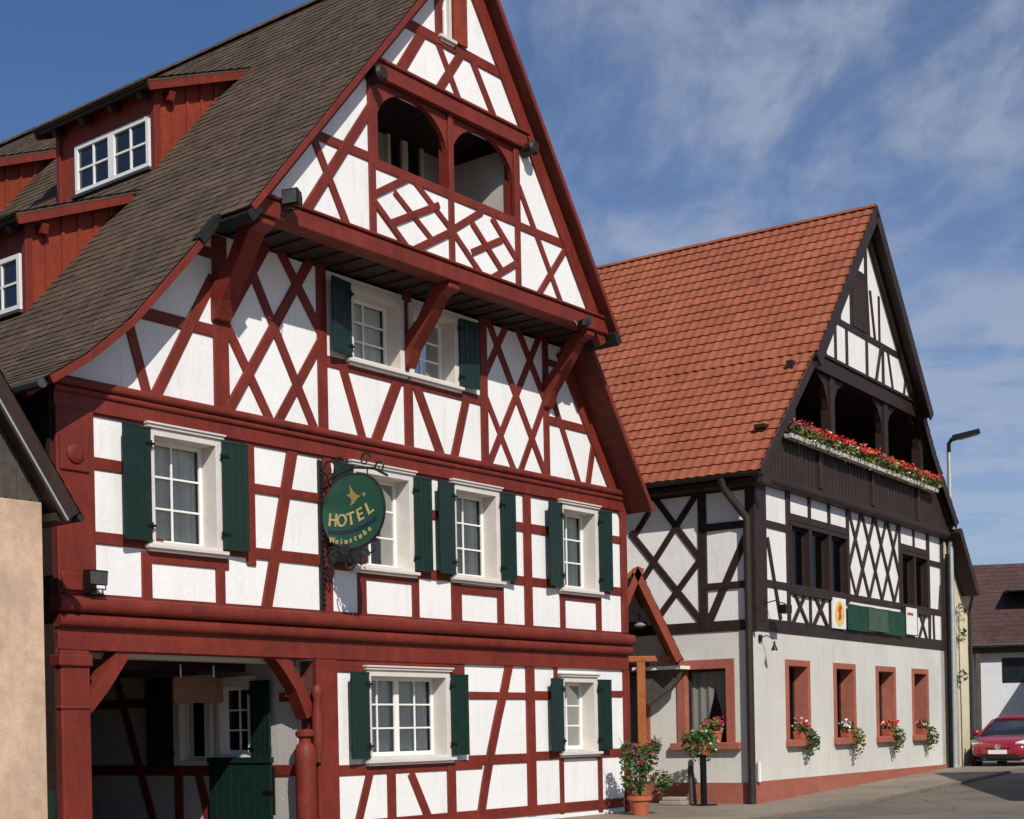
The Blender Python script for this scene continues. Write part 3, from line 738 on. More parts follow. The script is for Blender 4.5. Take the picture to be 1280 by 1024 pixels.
T.brace(527, 42, 496, 94, .18); T.brace(545, 50, 578, 138, .12); T.brace(577, 66, 543, 120, .15); T.brace(590, 78, 622, 160, .14)
T.brace(647, 232, 704, 388, .12); T.brace(706, 312, 668, 376, .12)
for a in ((466, 244, 509, 223), (487, 280, 548, 257), (512, 315, 564, 290), (465, 250, 514, 318), (492, 240, 541, 302), (514, 223, 564, 288),
          (566, 287, 602, 265), (589, 316, 627, 300), (606, 353, 646, 329), (566, 291, 604, 348), (589, 279, 628, 341), (614, 273, 647, 328)): T.brace(*a, .11)
T.build('upper_gable_frame', M['red'], H1)
# head beam of the loggia
m = MB(); m.box(A, l0-0.12, l2+0.22, LT-0.0, LT+0.24, JO-0.15, JO+0.10); m.box(A, l0-0.12, l2+0.28, LT+0.24, LT+0.29, JO-0.05, JO+0.14)
m.build('loggia_beam', M['red'], H1, bevel=0.015)
for uu in (l0-0.12, l2+0.2):
    m = MB(); m.lathe(A.P(uu, LT-0.02, JO-0.05), [(0.05, 0), (0.11, 0.02), (0.12, 0.12), (0.10, 0.22), (0.13, 0.30), (0.09, 0.34)], 10, A.n)
    m.build('carved_beam_end', M['brown_timber'], H1, smooth=True)
# big beams
def moulding(mb, pl, u0, u1, z0, z1, o0, o1, n=6):      # quarter-round nosed beam
    h = z1-z0; pts = []
    for i in range(n+1):
        t = -math.pi/2+math.pi*i/n; pts.append((o1-h*0.35+math.cos(t)*h*0.35, (z0+z1)/2+math.sin(t)*h/2))
    k = len(pts); vs = []
    for uu in (u0, u1):
        vs += [pl.P(uu, z, o) for o, z in pts]+[pl.P(uu, z1, o0), pl.P(uu, z0, o0)]
    N_ = k+2; mb.add(vs, [(i, (i+1) % N_, (i+1) % N_+N_, i+N_) for i in range(N_)]+[tuple(range(N_)), tuple(range(2*N_-1, N_-1, -1))])
m = MB(); moulding(m, A, -13.05, 0.05, 3.24, 3.45, -0.05, 0.21); moulding(m, A, -13.02, 0.03, 3.05, 3.235, -0.05, 0.15)
m.box(A, -13.0, 0.0, 2.90, 3.50, -0.04, 0.048); m.build('jetty_beam', M['red'], H1, smooth=True)
m = MB(); m.box(A, -13.0, 0.0, 2.76, 2.965, -0.28, 0.055); m.build('lintel_beam', M['red'], H1, bevel=0.012)
m = MB(); moulding(m, A, -13.0, 0.04, 6.14, 6.26, -0.05, 0.14); moulding(m, A, -13.0, 0.02, 6.05, 6.137, -0.05, 0.10); m.box(A, -13.0, 0.0, 5.86, 6.047, -0.04, 0.062); m.build('gable_beam', M['red'], H1, smooth=True)
m = MB(); m.box(A, -10.40, -1.92, 8.74, 8.99, JO-0.22, JO+0.10); m.box(A, -10.36, -1.95, 8.993, 9.04, JO-0.05, JO+0.14)
m.build('upper_gable_beam', M['red'], H1, bevel=0.02)
m = MB(); m.box(A, -10.5, -1.8, 8.78, 8.84, -0.02, JO-0.23)
for k in range(22):
    uu = -10.35+k*8.35/21; m.box(A, uu-0.07, uu+0.07, 8.752, 8.779, 0.0, JO-0.24)
m.build('jetty_soffit', M['brown_board'], H1)
m = MB(); m.box(A, -13.0, -12.56, -6, 2.755, -0.3, 0.10); m.box(A, -13.04, -12.54, 2.55, 2.70, -0.1, 0.14); m.box(A, -13.02, -12.55, 2.0, 2.05, -0.1, 0.12)
m.build('corner_post', M['red'], H1, bevel=0.02)
m = MB(); m.box(A, -13.0, -12.42, 3.48, 5.855, -0.2, 0.09); m.box(A, -12.98, -12.60, 3.52, 3.75, 0.09, 0.13); m.box(A, -12.95, -12.52, 5.05, 5.5, 0.09, 0.12)
m.lathe(A.P(-12.74, 5.27, 0.115), [(0.13, 0), (0.13, 0.03), (0.07, 0.05)], 14, A.n)
m.build('corner_post', M['red'], H1, bevel=0.02)
m = MB(); m.box(A, PU1, -8.06, -6, 2.755, -0.3, 0.09)
m.build('gateway_post', M['red'], H1, bevel=0.02)
m = MB(); m.box(A, -0.17, 0.0, -6, 2.755, -0.2, 0.07); m.box(A, -0.17, 0.0, 3.48, 5.855, -0.2, 0.07); m.build('corner_post', M['red'], H1, bevel=0.015)
# carved gateway pilaster and curved braces
m = MB(); zb = -6
pc = A.P(-8.74, 0, 0.05)
m.lathe(pc, [(0.155, -6), (0.155, 0.1), (0.155, 0.9), (0.165, 1.25), (0.16, 1.38), (0.13, 1.46), (0.095, 1.50), (0.09, 1.56), (0.14, 1.60), (0.145, 1.66), (0.10, 1.70)], 16)
m.build('gate_pilaster', M['red'], H1, smooth=True)
m = MB(); m.lathe(A.P(-8.52, 0, 0.10), [(0.05, 1.2), (0.09, 1.5), (0.09, 1.9), (0.06, 2.15), (0.09, 2.22), (0.09, 2.30), (0.05, 2.36)], 12)
m.build('carved_ornament', M['red'], H1, smooth=True)
def curved_brace(name, pts, w, o0, o1, mt, par):
    L_, R_ = [], []
    for i in range(len(pts)):
        a = Vector(pts[max(i-1, 0)]); b = Vector(pts[min(i+1, len(pts)-1)]); d = (b-a).normalized(); n = Vector((-d.y, d.x))*w/2
        L_.append(tuple(Vector(pts[i])+n)); R_.append(tuple(Vector(pts[i])-n))
    m = MB(); P = A.P
    for i in range(len(pts)-1):
        q = [R_[i], R_[i+1], L_[i+1], L_[i]]
        m.hexa([P(c[0], c[1], o0) for c in q]+[P(c[0], c[1], o1) for c in q])
    return m.build(name, mt, par)
curved_brace('knee_brace', [A.uz(105, 888), A.uz(128, 858), A.uz(143, 834), A.uz(156, 812)], .2, -0.22, 0.02, M['red'], H1)
curved_brace('knee_brace', [A.uz(345, 815), A.uz(358, 832), A.uz(374, 858), A.uz(388, 895)], .2, -0.22, 0.02, M['red'], H1)
# jetty brackets
def bracket(u, z0, z1, e, w):
    pr = [(0.0, z0), (0.10, z0+0.02), (0.22, z0+0.28), (e*0.62, z0+(z1-z0)*0.62), (e-0.16, z1-0.16), (e+0.05, z1-0.10), (e+0.05, z1), (e-0.34, z1), (e*0.35, z0+(z1-z0)*0.62), (0.0, z0+(z1-z0)*0.38)]
    sp_ = side_plane(A, u); m = MB(); m.poly(sp_, pr, -w/2, w/2)
    m.build('bracket', M['red'], H1, bevel=0.02)
bracket(A.uz(274, 440)[0]+0.0, A.uz(275, 405)[1], 8.735, JO, 0.30)
bracket(A.uz(509, 470)[0], A.uz(510, 462)[1], 8.735, JO, 0.26)
bracket(A.uz(682, 505)[0], A.uz(682, 512)[1], 8.735, JO, 0.22)
# --- rest of the shell
m = MB()
sR = flip_plane(A, 0.0); m.box(sR, 0.3, 15.0, -6, 5.8, -0.25, 0.0)
m.build('side_wall', M['plaster'], H1)
sL = side_plane(A, -13.0); m = MB(); m.box(sL, -15.0, 0.0, -6, 6.2, -0.2, 0.03); m.build('side_wall', M['brown_board'], H1)
m = MB(); m.poly(A, [(-13, -6), (0, -6), (0, 5.8), under(profR, -5.85), under(profL, -12.9)], -15.25, -15.0); m.build('back_wall', M['plaster'], H1)
# --- roof
SPL = 8.72
frontH = lambda z: 1.27 if z > SPL-0.05 else 0.62
dorm = [(-8.95, -6.98, -2.87, -5.45), (-8.95, -6.98, -8.02, -10.6), (-11.37, -9.46, -2.87, -5.45), (-11.37, -9.46, -8.02, -10.6)]
def skipf(u, z, o):
    for a, b, r, l in dorm:
        if a+0.15 < u < b-0.2 and l+0.15 < o < r-0.15: return True
    return False
tl = tiles(A, profL, frontH, -15.3, 0.165, 0.18, False, skipf, 3); tl.build('roof', M['tile_brown'], H1)
tr_ = tiles(A, profR, frontH, -15.3, 0.165, 0.18, False, None, 4); tr_.build('roof', M['tile_brown'], H1)
m = ridge_tiles(A, -5.85, 14.40, 1.27, -15.3); m.build('ridge', M['tile_brown'], H1, smooth=True)
for pr in (profL, profR):
    lo = cut(pr, 0, SPL); hi = cut(pr, SPL, 20)
    m = MB(); m.strip(A, lo, 0.02, 0.07, -15.28, 0.60); m.strip(A, hi, 0.02, 0.07, -15.28, 1.24); m.build('roof_deck', M['soffit_red'], H1)
    m = MB(); m.strip(A, lo, 0.0, 0.095, 0.602, 0.64); m.build('verge_board', M['red'], H1, bevel=0.006)
    m = MB(); m.strip(A, hi, 0.0, 0.085, 1.245, 1.285); m.build('verge_board', M['red'], H1, bevel=0.006)
    m = MB(); m.strip(A, lo, 0.071, 0.32 if pr is profR else 0.17, -0.1, 0.05); m.build('rafter', M['red'], H1)
    m = MB(); m.strip(A, hi, 0.072, 0.36 if pr is profR else 0.20, JO-0.1, JO+0.045); m.build('rafter', M['red'], H1)
# lead apron where the upper gable roof steps forward
for pr in (profL, profR):
    m = MB(); p = cut(pr, SPL-0.10, SPL+0.10); m.strip(A, p, 0.03, 0.17, 0.56, 1.27); m.build('apron_flashing', M['iron'], H1)
m = MB(); p = cut(profL, SPL-0.42, SPL+0.0); m.strip(A, p, -0.04, 0.06, 0.52, 0.68); m.build('flashing_tile', M['iron'], H1)
# eave gutter, left
m = MB(); m.tube([A.P(-13.5, 5.98, 0.55), A.P(-13.5, 5.98, -15)], 0.07, 8); m.build('gutter', M['zinc'], H1, smooth=True)
# --- dormers
def dormer(uf, ub, zr_b, offr, offl, zw0, zw1, zf):
    W = side_plane(A, uf)   # its u is A's off
    zbot_f = rz(uf, profL); zbot_b = rz(ub, profL)
    m = MB()
    # cheeks: triangles between main roof and shed roof, as thin prisms
    ze = zf+ (zr_b-zf)*0.16
    for o0, o1 in ((offr-0.06, offr), (offl, offl+0.06)):
        m.poly(A, [(uf, zbot_f-0.15), (ub+0.1, zbot_b+0.05), (ub+0.05, zr_b-0.12), (uf, ze-0.06)], o0, o1)
    m.box(W, offl+0.062, offr-0.062, zbot_f-0.15, ze-0.06, -0.08, -0.005)
    d = m.build('dormer', M['red_board'], H1)
    b_ = MB(); n = 7
    for i in range(n):
        uu = uf+0.03+(ub-uf-0.15)*i/(n-1); t = (uu-uf)/(ub-uf)
        zt_ = (ze-0.08)+(zr_b-0.12-ze+0.06)*t; zb_ = rz(uu, profL)+0.0
        if zt_-zb_ > 0.08: b_.box(A, uu-0.025, uu+0.025, zb_, zt_, offr+0.001, offr+0.028)
    b_.build('cover_strip', M['red_board'], d)
    p_ = MB(); p_.box(A, uf-0.05, uf+0.07, zbot_f-0.1, ze-0.05, offr-0.07, offr+0.035); p_.box(A, uf-0.05, uf+0.07, zbot_f-0.1, ze-0.05, offl-0.03, offl+0.07)
    p_.box(W, offl+0.07, offr-0.07, ze-0.17, ze-0.05, 0, 0.04)
    p_.build('corner_board', M['red'], d, bevel=0.008)
    r_ = MB(); pr = [(uf-0.32, zf), (ub+0.05, zr_b+0.03)]
    r_.strip(A, pr, 0.0, 0.035, offl-0.3, offr+0.22); r_.build('dormer_roof', M['tile_brown'], d)
    r2 = tiles(A, pr, lambda z: offr+0.24, offl-0.3, 0.165, 0.18, False, None, 9); r2.build('dormer_tiles', M['tile_brown'], d)
    r_ = MB(); r_.strip(A, [(uf-0.32, zf), (ub-0.15, zr_b-0.05)], 0.036, 0.16, offr+0.17, offr+0.215); r_.build('fascia', M['red'], d)
    r_ = MB(); r_.strip(A, [(uf-0.32, zf), (ub-0.15, zr_b-0.05)], 0.036, 0.16, offl-0.295, offl-0.25)
    r_.build('fascia', M['red'], d)
    r_ = MB(); r_.strip(A, [(uf-0.30, zf), (ub-0.1, zr_b-0.04)], 0.04, 0.09, offl-0.25, offr+0.165)
    for k in range(4): o = offl+0.15+k*(offr-offl-0.3)/3; r_.strip(A, [(uf-0.27, zf), (uf+0.3, zf+(zr_b-zf)*0.62/(ub-uf+0.32))], 0.091, 0.2, o-0.05, o+0.05)
    r_.build('soffit', M['brown_board'], d)
    r_ = MB(); c_ = W.P(offr-0.02, ze-0.28, 0.0)
    r_.hexa([A.P(uf+0.15, ze-0.3, offr+0.14), A.P(uf+0.27, ze-0.3, offr+0.14), A.P(uf+0.27, ze-0.3, offr+0.0), A.P(uf+0.15, ze-0.3, offr+0.0),
             A.P(uf+0.15, ze-0.16, offr+0.18), A.P(uf+0.27, ze-0.16, offr+0.18), A.P(uf+0.27, ze-0.16, offr+0.0), A.P(uf+0.15, ze-0.16, offr+0.0)])
    r_.build('purlin_end', M['red'], d)
    # window, whose parts belong to the dormer
    a, b = offr-2.08, offr-0.11
    s = MB(); fwd = 0.0
    s.box(W, a, b, zw0, zw0+0.09, 0.002, 0.06); s.box(W, a, b, zw1-0.07, zw1, 0.002, 0.06)
    mid = (a+b)/2
    for x0, x1 in ((a, a+0.08), (mid-0.08, mid+0.08), (b-0.08, b)): s.box(W, x0, x1, zw0+0.09, zw1-0.07, 0.002, 0.062)
    for x0, x1 in ((a+0.08, mid-0.08), (mid+0.08, b-0.08)):
        c = (x0+x1)/2; s.box(W, c-0.02, c+0.02, zw0+0.09, zw1-0.07, 0.002, 0.045); zc = (zw0+zw1)/2+0.01
        s.box(W, x0, x1, zc-0.018, zc+0.018, 0.003, 0.043)
    s.build('window_frame', M['white'], d, bevel=0.004)
    s = MB(); s.add([W.P(a+0.05, zw0+0.05, 0.02), W.P(b-0.05, zw0+0.05, 0.02), W.P(b-0.05, zw1-0.05, 0.02), W.P(a+0.05, zw1-0.05, 0.02)], [(0, 1, 2, 3)]); s.build('pane', M['car_glass'], d)
    s = MB(); s.box(W, a-0.06, b+0.06, zw0-0.05, zw0-0.004, 0.0, 0.12); s.build('sill', M['zinc'], d)
for uf, ub, r_o, l_o in dorm:
    if uf > -10: dormer(uf, ub, 12.97, r_o, l_o, 10.78, 11.62, 12.02)
    else: dormer(uf, ub, 10.20, r_o, l_o, 7.98, 8.82, 9.27)

# --- passage behind the gateway
Q = side_plane(A, -8.55)
wq, hq = window(Q, H1, -2.10, -1.25, 1.28, 2.50, 0.0, leaves=1, cols=2, rows=3, cap=0.03, depth=0.15, backing=True)
wq2, hq2 = window(Q, H1, -3.15, -2.22, 1.16, 2.62, 0.0, leaves=1, cols=1, rows=1, mf=M['casing'], cap=0, depth=0.15, cas=0.16, backing=True, sill=False)
m = MB(); m.poly(Q, rect(-9.0, -0.31, -6, 2.95), -0.2, 0.0, [hq, hq2]); m.build('passage_wall', M['shaded_passage_plaster'], H1)
m = MB(); m.box(A, PU0-.02, -8.56, -0.02, 0.012, -9.0, -0.28); m.build('passage_floor', M['cobble'], H1)  # unseen floor, added in a dark tone to cut bounced light
shutter(Q, H1, -1.24, 1, 1.25, 2.47, 0.50, 0.085, 6)
shutter(Q, H1, -3.16, -1, 1.16, 2.60, 0.62, 0.05, 4, M['brown_timber'])
T = Timbers(Q, 0.0)
T.seg((-9.0, 1.08), (-0.35, 1.08), .18); T.seg((-6.3, 2.2), (-3.75, 2.2), .15); T.seg((-9, 2.86), (-0.35, 2.86), .16)
T.seg((-4.75, 2.8), (-3.6, -0.2), .17); T.seg((-3.1, 1.08), (-3.1, -2), .2); T.seg((-2.62, 1.08), (-2.15, -0.4), .17); T.seg((-0.62, 2.2), (-0.35, 2.2), .14)
T.seg((-6.4, 2.8), (-6.4, -2), .2)
T.build('passage_frame', M['red'], H1)
m = MB(); m.box(A, -12.95, -8.55, 2.80, 2.86, -9.0, -0.31); m.build('passage_ceiling', M['boards_grey'], H1)  # dark wood set here to hold down bounced light in the passage
m = MB(); m.box(A, -12.9, -8.6, 2.70, 2.799, -0.62, -0.31); m.build('ceiling_board', M['casing'], H1)
for k in range(7): m = MB(); m.box(A, -12.9, -8.6, 2.62, 2.798, -1.5-k*1.15-0.09, -1.5-k*1.15+0.09); m.build('ceiling_joist', M['brown_timber'], H1)
m = MB(); m.box(A, -12.98, -12.64, -6, 2.80, -9.0, -0.31); m.build('passage_wall', M['brown_board'], H1)  # left side boarded dark to soak up bounced light
m = MB(); m.box(A, -12.9, -8.6, -6, 2.80, -9.2, -9.05); m.build('passage_gate', M['brown_board'], H1)  # closed end kept dark so little light comes back
# green yard gate leaf standing open against the passage wall
m = MB(); q0, q1 = -2.15, -0.72
m.box(Q, q0, q1, -6, 1.26, 0.14, 0.17)
for k in range(8): a = q0+(q1-q0)*k/8; m.box(Q, a+0.006, a+(q1-q0)/8-0.006, -6, 1.25, 0.17, 0.186+0.001*(k % 3))
m.box(Q, q0-0.02, q1+0.02, 1.20, 1.29, 0.13, 0.21); gt = m.build('gate', M['green'], H1, bevel=0.004)
m = MB(); m.tube([Q.P(-0.68, 0.4, 0.16), Q.P(-0.68, 1.15, 0.16)], 0.02, 8); m.box(Q, -0.9, -0.68, 0.72, 0.78, 0.19, 0.20); m.build('hinge', M['black'], gt)
m = MB(); m.box(A, -13.32, -13.02, -6, 0.98, -0.10, -0.05)
for k in range(3): m.box(A, -13.31+k*0.1, -13.215+k*0.1, -6, 0.96, -0.05, -0.035)
tag(m.build('side_gate', M['green']), 'narrow dark green gate in the gap beside the sandstone corner', 'gate')

# ---------------------------------------------------------------- hotel sign
S = side_plane(A, -8.30)
sg = empty('hotel_sign', A.P(-8.3, 3.6, 0), 'oval green hanging sign with gold HOTEL lettering on a wrought iron arm', 'sign')
cx_, cz_, rx_, rz_ = 0.72, 4.93, 0.66, 0.55
m = MB(); ov = [(cx_+math.cos(t)*rx_*(1-0.04*math.cos(2*t)), cz_+math.sin(t)*rz_) for t in [2*math.pi*i/40 for i in range(40)]]
m.poly(S, ov, -0.018, 0.018); bd = m.build('sign_board', M['sign_green'], sg, bevel=0.006)
m = MB(); m.tube([S.P(a, b, 0) for a, b in ov+ov[:2]], 0.022, 6); m.build('board_rim', M['iron'], bd)
m = MB(); 
for i, ch in enumerate('HOTEL'):
    t = (i-2)/2; ang = 0.30*t+0.16; uu = cx_-0.02+t*0.40; zz_ = cz_-0.20+0.075*t*t+0.055*t
    k = text_on(S, ch, 0.27, uu, zz_, 0.024, ang, None, None, None); m.add(k.v, k.f)
m.build('lettering', M['cream_text'], bd)
m = MB(); rb = []
for i in range(15): t = i/14*2-1; rb.append((cx_-0.02+t*0.50, cz_-0.30+0.09*t*t+0.05*t))
P = S.P
for a, b in zip(rb, rb[1:]): m.hexa([P(a[0], a[1]-0.02, 0.018), P(b[0], b[1]-0.02, 0.018), P(b[0], b[1]+0.035, 0.018), P(a[0], a[1]+0.035, 0.018), P(a[0], a[1]-0.02, 0.023), P(b[0], b[1]-0.02, 0.023), P(b[0], b[1]+0.035, 0.023), P(a[0], a[1]+0.035, 0.023)])
m.build('blue_ribbon', M['navy'], bd)
m = MB()
for i, ch in enumerate('Weinstube'):
    t = (i-4)/4; ang = 0.32*t+0.12; uu = cx_-0.04+t*0.40; zz_ = cz_-0.465+0.085*t*t+0.05*t
    k = text_on(S, ch, 0.125, uu, zz_, 0.024, ang, None, None, None); m.add(k.v, k.f)
m.build('lettering', M['cream_text'], bd)
m = MB()   # gilt ornament: a spray with a small disc
orn = [(-.20, .18), (-.08, .20), (-.10, .38), (.0, .24), (.10, .16), (.22, .12), (.12, .08), (.04, .0), (-.10, -.06), (-.04, .06), (-.08, .12)]
m.poly(S, [(cx_+.02+x*.72, cz_+.12+z*.72) for x, z in orn], 0.018, 0.024)
m.lathe(S.P(cx_+0.24, cz_+0.22, 0.016), [(0.032, 0), (0.032, 0.01), (0.015, 0.014)], 12, S.n)
m.build('gilt_ornament', M['gold'], bd)
m = MB(); m.box(S, -0.0, 0.05, 3.50, 5.78, -0.035, 0.035); m.box(S, 0.05, 0.07, 3.5, 5.6, -0.015, 0.015)
for k in range(26):
    zz_ = 3.58+k*0.082; m.lathe(S.P(0.085, zz_, 0), [(0.008, -0.02), (0.03, 0), (0.008, 0.02)], 6)
m.build('wall_bar', M['iron'], sg)
def scroll(c, r, a0, turns, sgn=1, n=26): 
    return [S.P(c[0]+math.cos(a0+sgn*2*math.pi*turns*i/n)*r*(1-0.8*i/n), c[1]+math.sin(a0+sgn*2*math.pi*turns*i/n)*r*(1-0.8*i/n), 0) for i in range(n+1)]
m = MB()
m.tube([S.P(0.03, 5.42, 0), S.P(0.35, 5.50, 0), S.P(0.75, 5.58, 0), S.P(1.15, 5.52, 0), S.P(1.42, 5.38, 0)], 0.020, 8)
m.tube([S.P(0.03, 4.95, 0), S.P(0.02, 5.3, 0), S.P(0.2, 5.52, 0)], 0.016, 6)
for c, r, a0, t, sg_ in (((0.22, 5.62), 0.14, 0, 1.2, 1), ((0.48, 5.66), 0.13, math.pi, 1.2, -1), ((0.98, 5.66), 0.12, 0, 1.1, 1), ((1.28, 5.52), 0.10, math.pi, 1.1, -1), ((-0.12, 5.75), 0.13, 0, 1.2, 1),
                     ((0.25, 4.28), 0.17, 0.5, 1.3, 1), ((0.62, 4.18), 0.17, 2.4, 1.3, -1), ((0.88, 4.22), 0.15, 0.2, 1.3, 1), ((1.08, 4.36), 0.13, 0.8, 1.2, 1), ((0.18, 4.05), 0.12, 1.5, 1.2, -1)):
    m.tube(scroll(c, r, a0, t, sg_), 0.017, 6, 0.010)
m.tube([S.P(0.04, 3.95, 0), S.P(0.3, 4.2, 0), S.P(0.7, 4.34, 0), S.P(1.2, 4.48, 0)], 0.018, 6)
for c in ((0.30, 4.30), (0.82, 4.24), (0.55, 4.36)):
    for k in range(6): a = k*math.pi/3; m.lathe(S.P(c[0]+math.cos(a)*0.06, c[1]+math.sin(a)*0.06, 0.01), [(0.01, 0), (0.05, 0.01), (0.03, 0.02)], 6, S.n)
m.build('scrollwork', M['iron'], sg, smooth=True)
m = MB()
for a in (0.42, 1.02): m.tube([S.P(a, 5.52, 0), S.P(a, cz_+0.48, 0)], 0.012, 6)
m.build('hanger', M['iron'], sg)

# ---------------------------------------------------------------- floodlights on the red house
def floodlight(loc, aim, label, arm_to, group, w=0.30, h=0.20):
    e = empty('floodlight', loc, label, 'floodlight', group)
    q = Plane((0, 0), 0); q.o = Vector((loc[0], loc[1], 0)); aim = aim.normalized(); q.n = aim; q.d = Vector((-aim.y, aim.x, 0)).normalized()
    z = loc[2]
    m = MB(); p = q.P
    m.hexa([p(-w/2, z-h/2, .0), p(w/2, z-h/2, .0), p(w/2*.8, z-h/2*.7, -.16), p(-w/2*.8, z-h/2*.7, -.16), p(-w/2, z+h/2, .03), p(w/2, z+h/2, .03), p(w/2*.8, z+h/2*.8, -.14), p(-w/2*.8, z+h/2*.8, -.14)])
    m.build('lamp_housing', M['black'], e, bevel=0.01)
    m = MB(); m.box(q, -w/2+.02, w/2-.02, z-h/2+.02, z+h/2-.02, 0.026, 0.033); m.build('lens', M['zinc'], e)
    m = MB(); m.tube([p(-w/2-.015, z, -.06), p(-w/2-.015, z-h/2-.05, -.06), p(w/2+.015, z-h/2-.05, -.06), p(w/2+.015, z, -.06)], 0.010, 6)
    m.tube([p(0, z-h/2-.05, -.06)]+arm_to, 0.014, 6); m.build('arm', M['black'], e)
    return e
u_, z_ = A.uz(122, 722, 0.35)
floodlight(A.P(u_, z_, 0.35), A.n+Vector((0, 0, -0.2)), 'black floodlight on a curled arm low on the white panel by the corner post', [A.P(u_-.05, z_-.2, .2), A.P(u_+0.25, z_-.18, .12), A.P(u_+0.33, z_-.12, .0)], 'floodlights on the hotel')
u_, z_ = A.uz(366, 245, 1.35)
floodlight(A.P(u_, z_, 1.3), -A.d+A.n*0.3, 'black floodlight on the ledge at the left foot of the upper gable', [A.P(u_, z_-.25, 1.15), A.P(u_, 8.87, 1.05)], 'floodlights on the hotel', 0.26, 0.22)
u_, z_ = A.uz(737, 402, 1.35)
floodlight(A.P(u_, z_, 1.3), A.d+A.n*0.5+Vector((0, 0, 0.3)), 'small green floodlight at the right end of the upper gable beam', [A.P(u_-.05, z_-.15, 1.2), A.P(u_-0.1, 8.8, 1.08)], 'floodlights on the hotel', 0.24, 0.16)
# board hanging in the gateway
hb = empty('hanging_board', A.P(-9.88, 2.1, -1.0), 'brown rounded board hanging on two hooks under the gateway ceiling', 'sign')
pts = []
for (cx, cz, a0) in ((-9.46, 2.17, -90), (-9.46, 2.45, 0), (-10.30, 2.45, 90), (-10.30, 2.17, 180)):
    for k in range(5): a = R(a0+k*22.5); pts.append((cx+0.05*math.cos(a), cz+0.05*math.sin(a)))
m = MB(); m.poly(A, pts, -1.02, -0.98); m.build('board', M['sign_brown'], hb, bevel=0.005)
for uu in (-10.2, -9.58):
    m = MB(); m.tube([A.P(uu, 2.48, -1.0), A.P(uu, 2.68, -1.0)], 0.018, 6); m.build('hook', M['galv'], hb)

# ================================================================ LEFT OUTBUILDING
A2 = A
OB = empty('outbuilding', A.P(-15.5, 0, -3), 'low outbuilding with sandstone corner and dark boarded gable beside the hotel', 'outbuilding')
m = MB(); m.box(A, -20.5, -13.86, -6, 4.42, 0.75, 1.02); m.box(A, -20.5, -14.3, -6, 4.4, -8, 0.745)
m.build('wall', M['sand'], OB, bevel=0.01)
m = MB(); gp = [(-20.4, 4.43), (-13.75, 4.43), (-17.0, 9.15)]
m.poly(A, gp, 0.84, 0.98)
for k in range(44): uu = -20.4+k*0.16; m.box(A, uu-0.012, uu+0.012, 4.44, max(4.45, min(4.40+(-13.75-uu)*1.45, 4.40+(uu+20.4)*1.38)), 0.98, 0.993)
m.build('gable', M['boards_grey'], OB)
pr = [(-13.50, 4.32), (-17.0, 9.40)]
pl2 = [(-20.5, 4.32), (-17.0, 9.40)]
for q in (pr, pl2):
    m = MB(); m.strip(A, q, 0.02, 0.20, -8, 1.20); m.build('roof_deck', M['brown_board'], OB)
    m = MB(); m.strip(A, q, 0.0, 0.24, 1.202, 1.245); m.build('verge_board', M['brown_board'], OB)
    m = MB(); m.strip(A, q, 0.19, 0.215, 1.246, 1.262); m.build('verge_trim', M['galv'], OB)
    t_ = tiles(A, q, lambda z: 1.25, -8, 0.19, 0.2, False, None, 12); t_.build('roof', M['tile_dark'], OB)
m = MB(); m.box(A, -13.80, -13.55, 4.20, 4.29, 0.3, 1.18); m.tube([A.P(-13.47, 4.26, 1.24), A.P(-13.47, 4.22, -7)], 0.05, 8); m.build('gutter', M['pipe'], OB, smooth=True)

# ================================================================ BROWN FRAMED HOUSE
H2 = empty('brown_framed_inn', B.P(6.2, 0, -5), 'brown and white half timbered inn with orange pantile roof and grey plastered ground floor', 'house')
WB = 12.45; UE2 = 12.95
p2L = [(-0.55, 6.82), (2.2, 9.56), (6.14, 14.03)]
p2R = [(12.62, 7.12), (10.7, 8.85), (9.9, 9.80), (6.14, 14.03)]
h2g, h2u, h2c = [], [], []
def stone_window(pl, u0, u1, z0, z1, hl, fw=0.16, depth=0.28, cols=1, leaves=1, sillx=0.03, curtain=1.0):
    m = MB()
    for q in ((u0, u0+fw, z0, z1), (u1-fw, u1, z0, z1), (u0+fw, u1-fw, z1-fw, z1), (u0+fw, u1-fw, z0, z0+0.12)):
        m.box(pl, *q, -depth, 0.035)
    w = m.build('window', M['red_stone'], H2, bevel=0.008)
    m = MB(); m.box(pl, u0-sillx, u1+sillx, z0-0.03, z0+0.13, -0.05, 0.14); m.build('sill', M['red_stone'], w, bevel=0.02)
    a, b, c, d = u0+fw, u1-fw, z0+0.12, z1-fw; so = -depth+0.03
    m = MB(); lw_ = (b-a)/leaves
    for i in range(leaves):
        l, r = a+i*lw_, a+(i+1)*lw_
        m.box(pl, l, l+0.05, c, d, so, so+0.05); m.box(pl, r-0.05, r, c, d, so, so+0.05); m.box(pl, l+.05, r-.05, c, c+0.06, so, so+0.048); m.box(pl, l+.05, r-.05, d-0.05, d, so, so+0.048)
    m.build('sash', M['brown_timber'], w)
    m = MB(); m.add([pl.P(a, c, so+.02), pl.P(b, c, so+.02), pl.P(b, d, so+.02), pl.P(a, d, so+.02)], [(0, 1, 2, 3)]); m.build('pane', M['glass'], w)
    if curtain:
        k = MB(); n = 40; vs = []
        for i in range(n+1):
            t = i/n; uu = a+(b-a)*t; oo = so-0.08+0.018*math.sin(t*n*0.8); low = c+0.05 if curtain >= 1 else c+0.05+(d-c)*0.75*max(0, 1-abs(t-curtain)/0.28)
            vs += [pl.P(uu, low, oo), pl.P(uu, d-0.02, oo)]
        k.add(vs, [(2*i, 2*i+2, 2*i+3, 2*i+1) for i in range(n)]); k.build('curtain', M['lace'], w, smooth=True)
    hl.append(rect(a-0.01, b+0.01, c-0.01, d+0.01))
WG = []
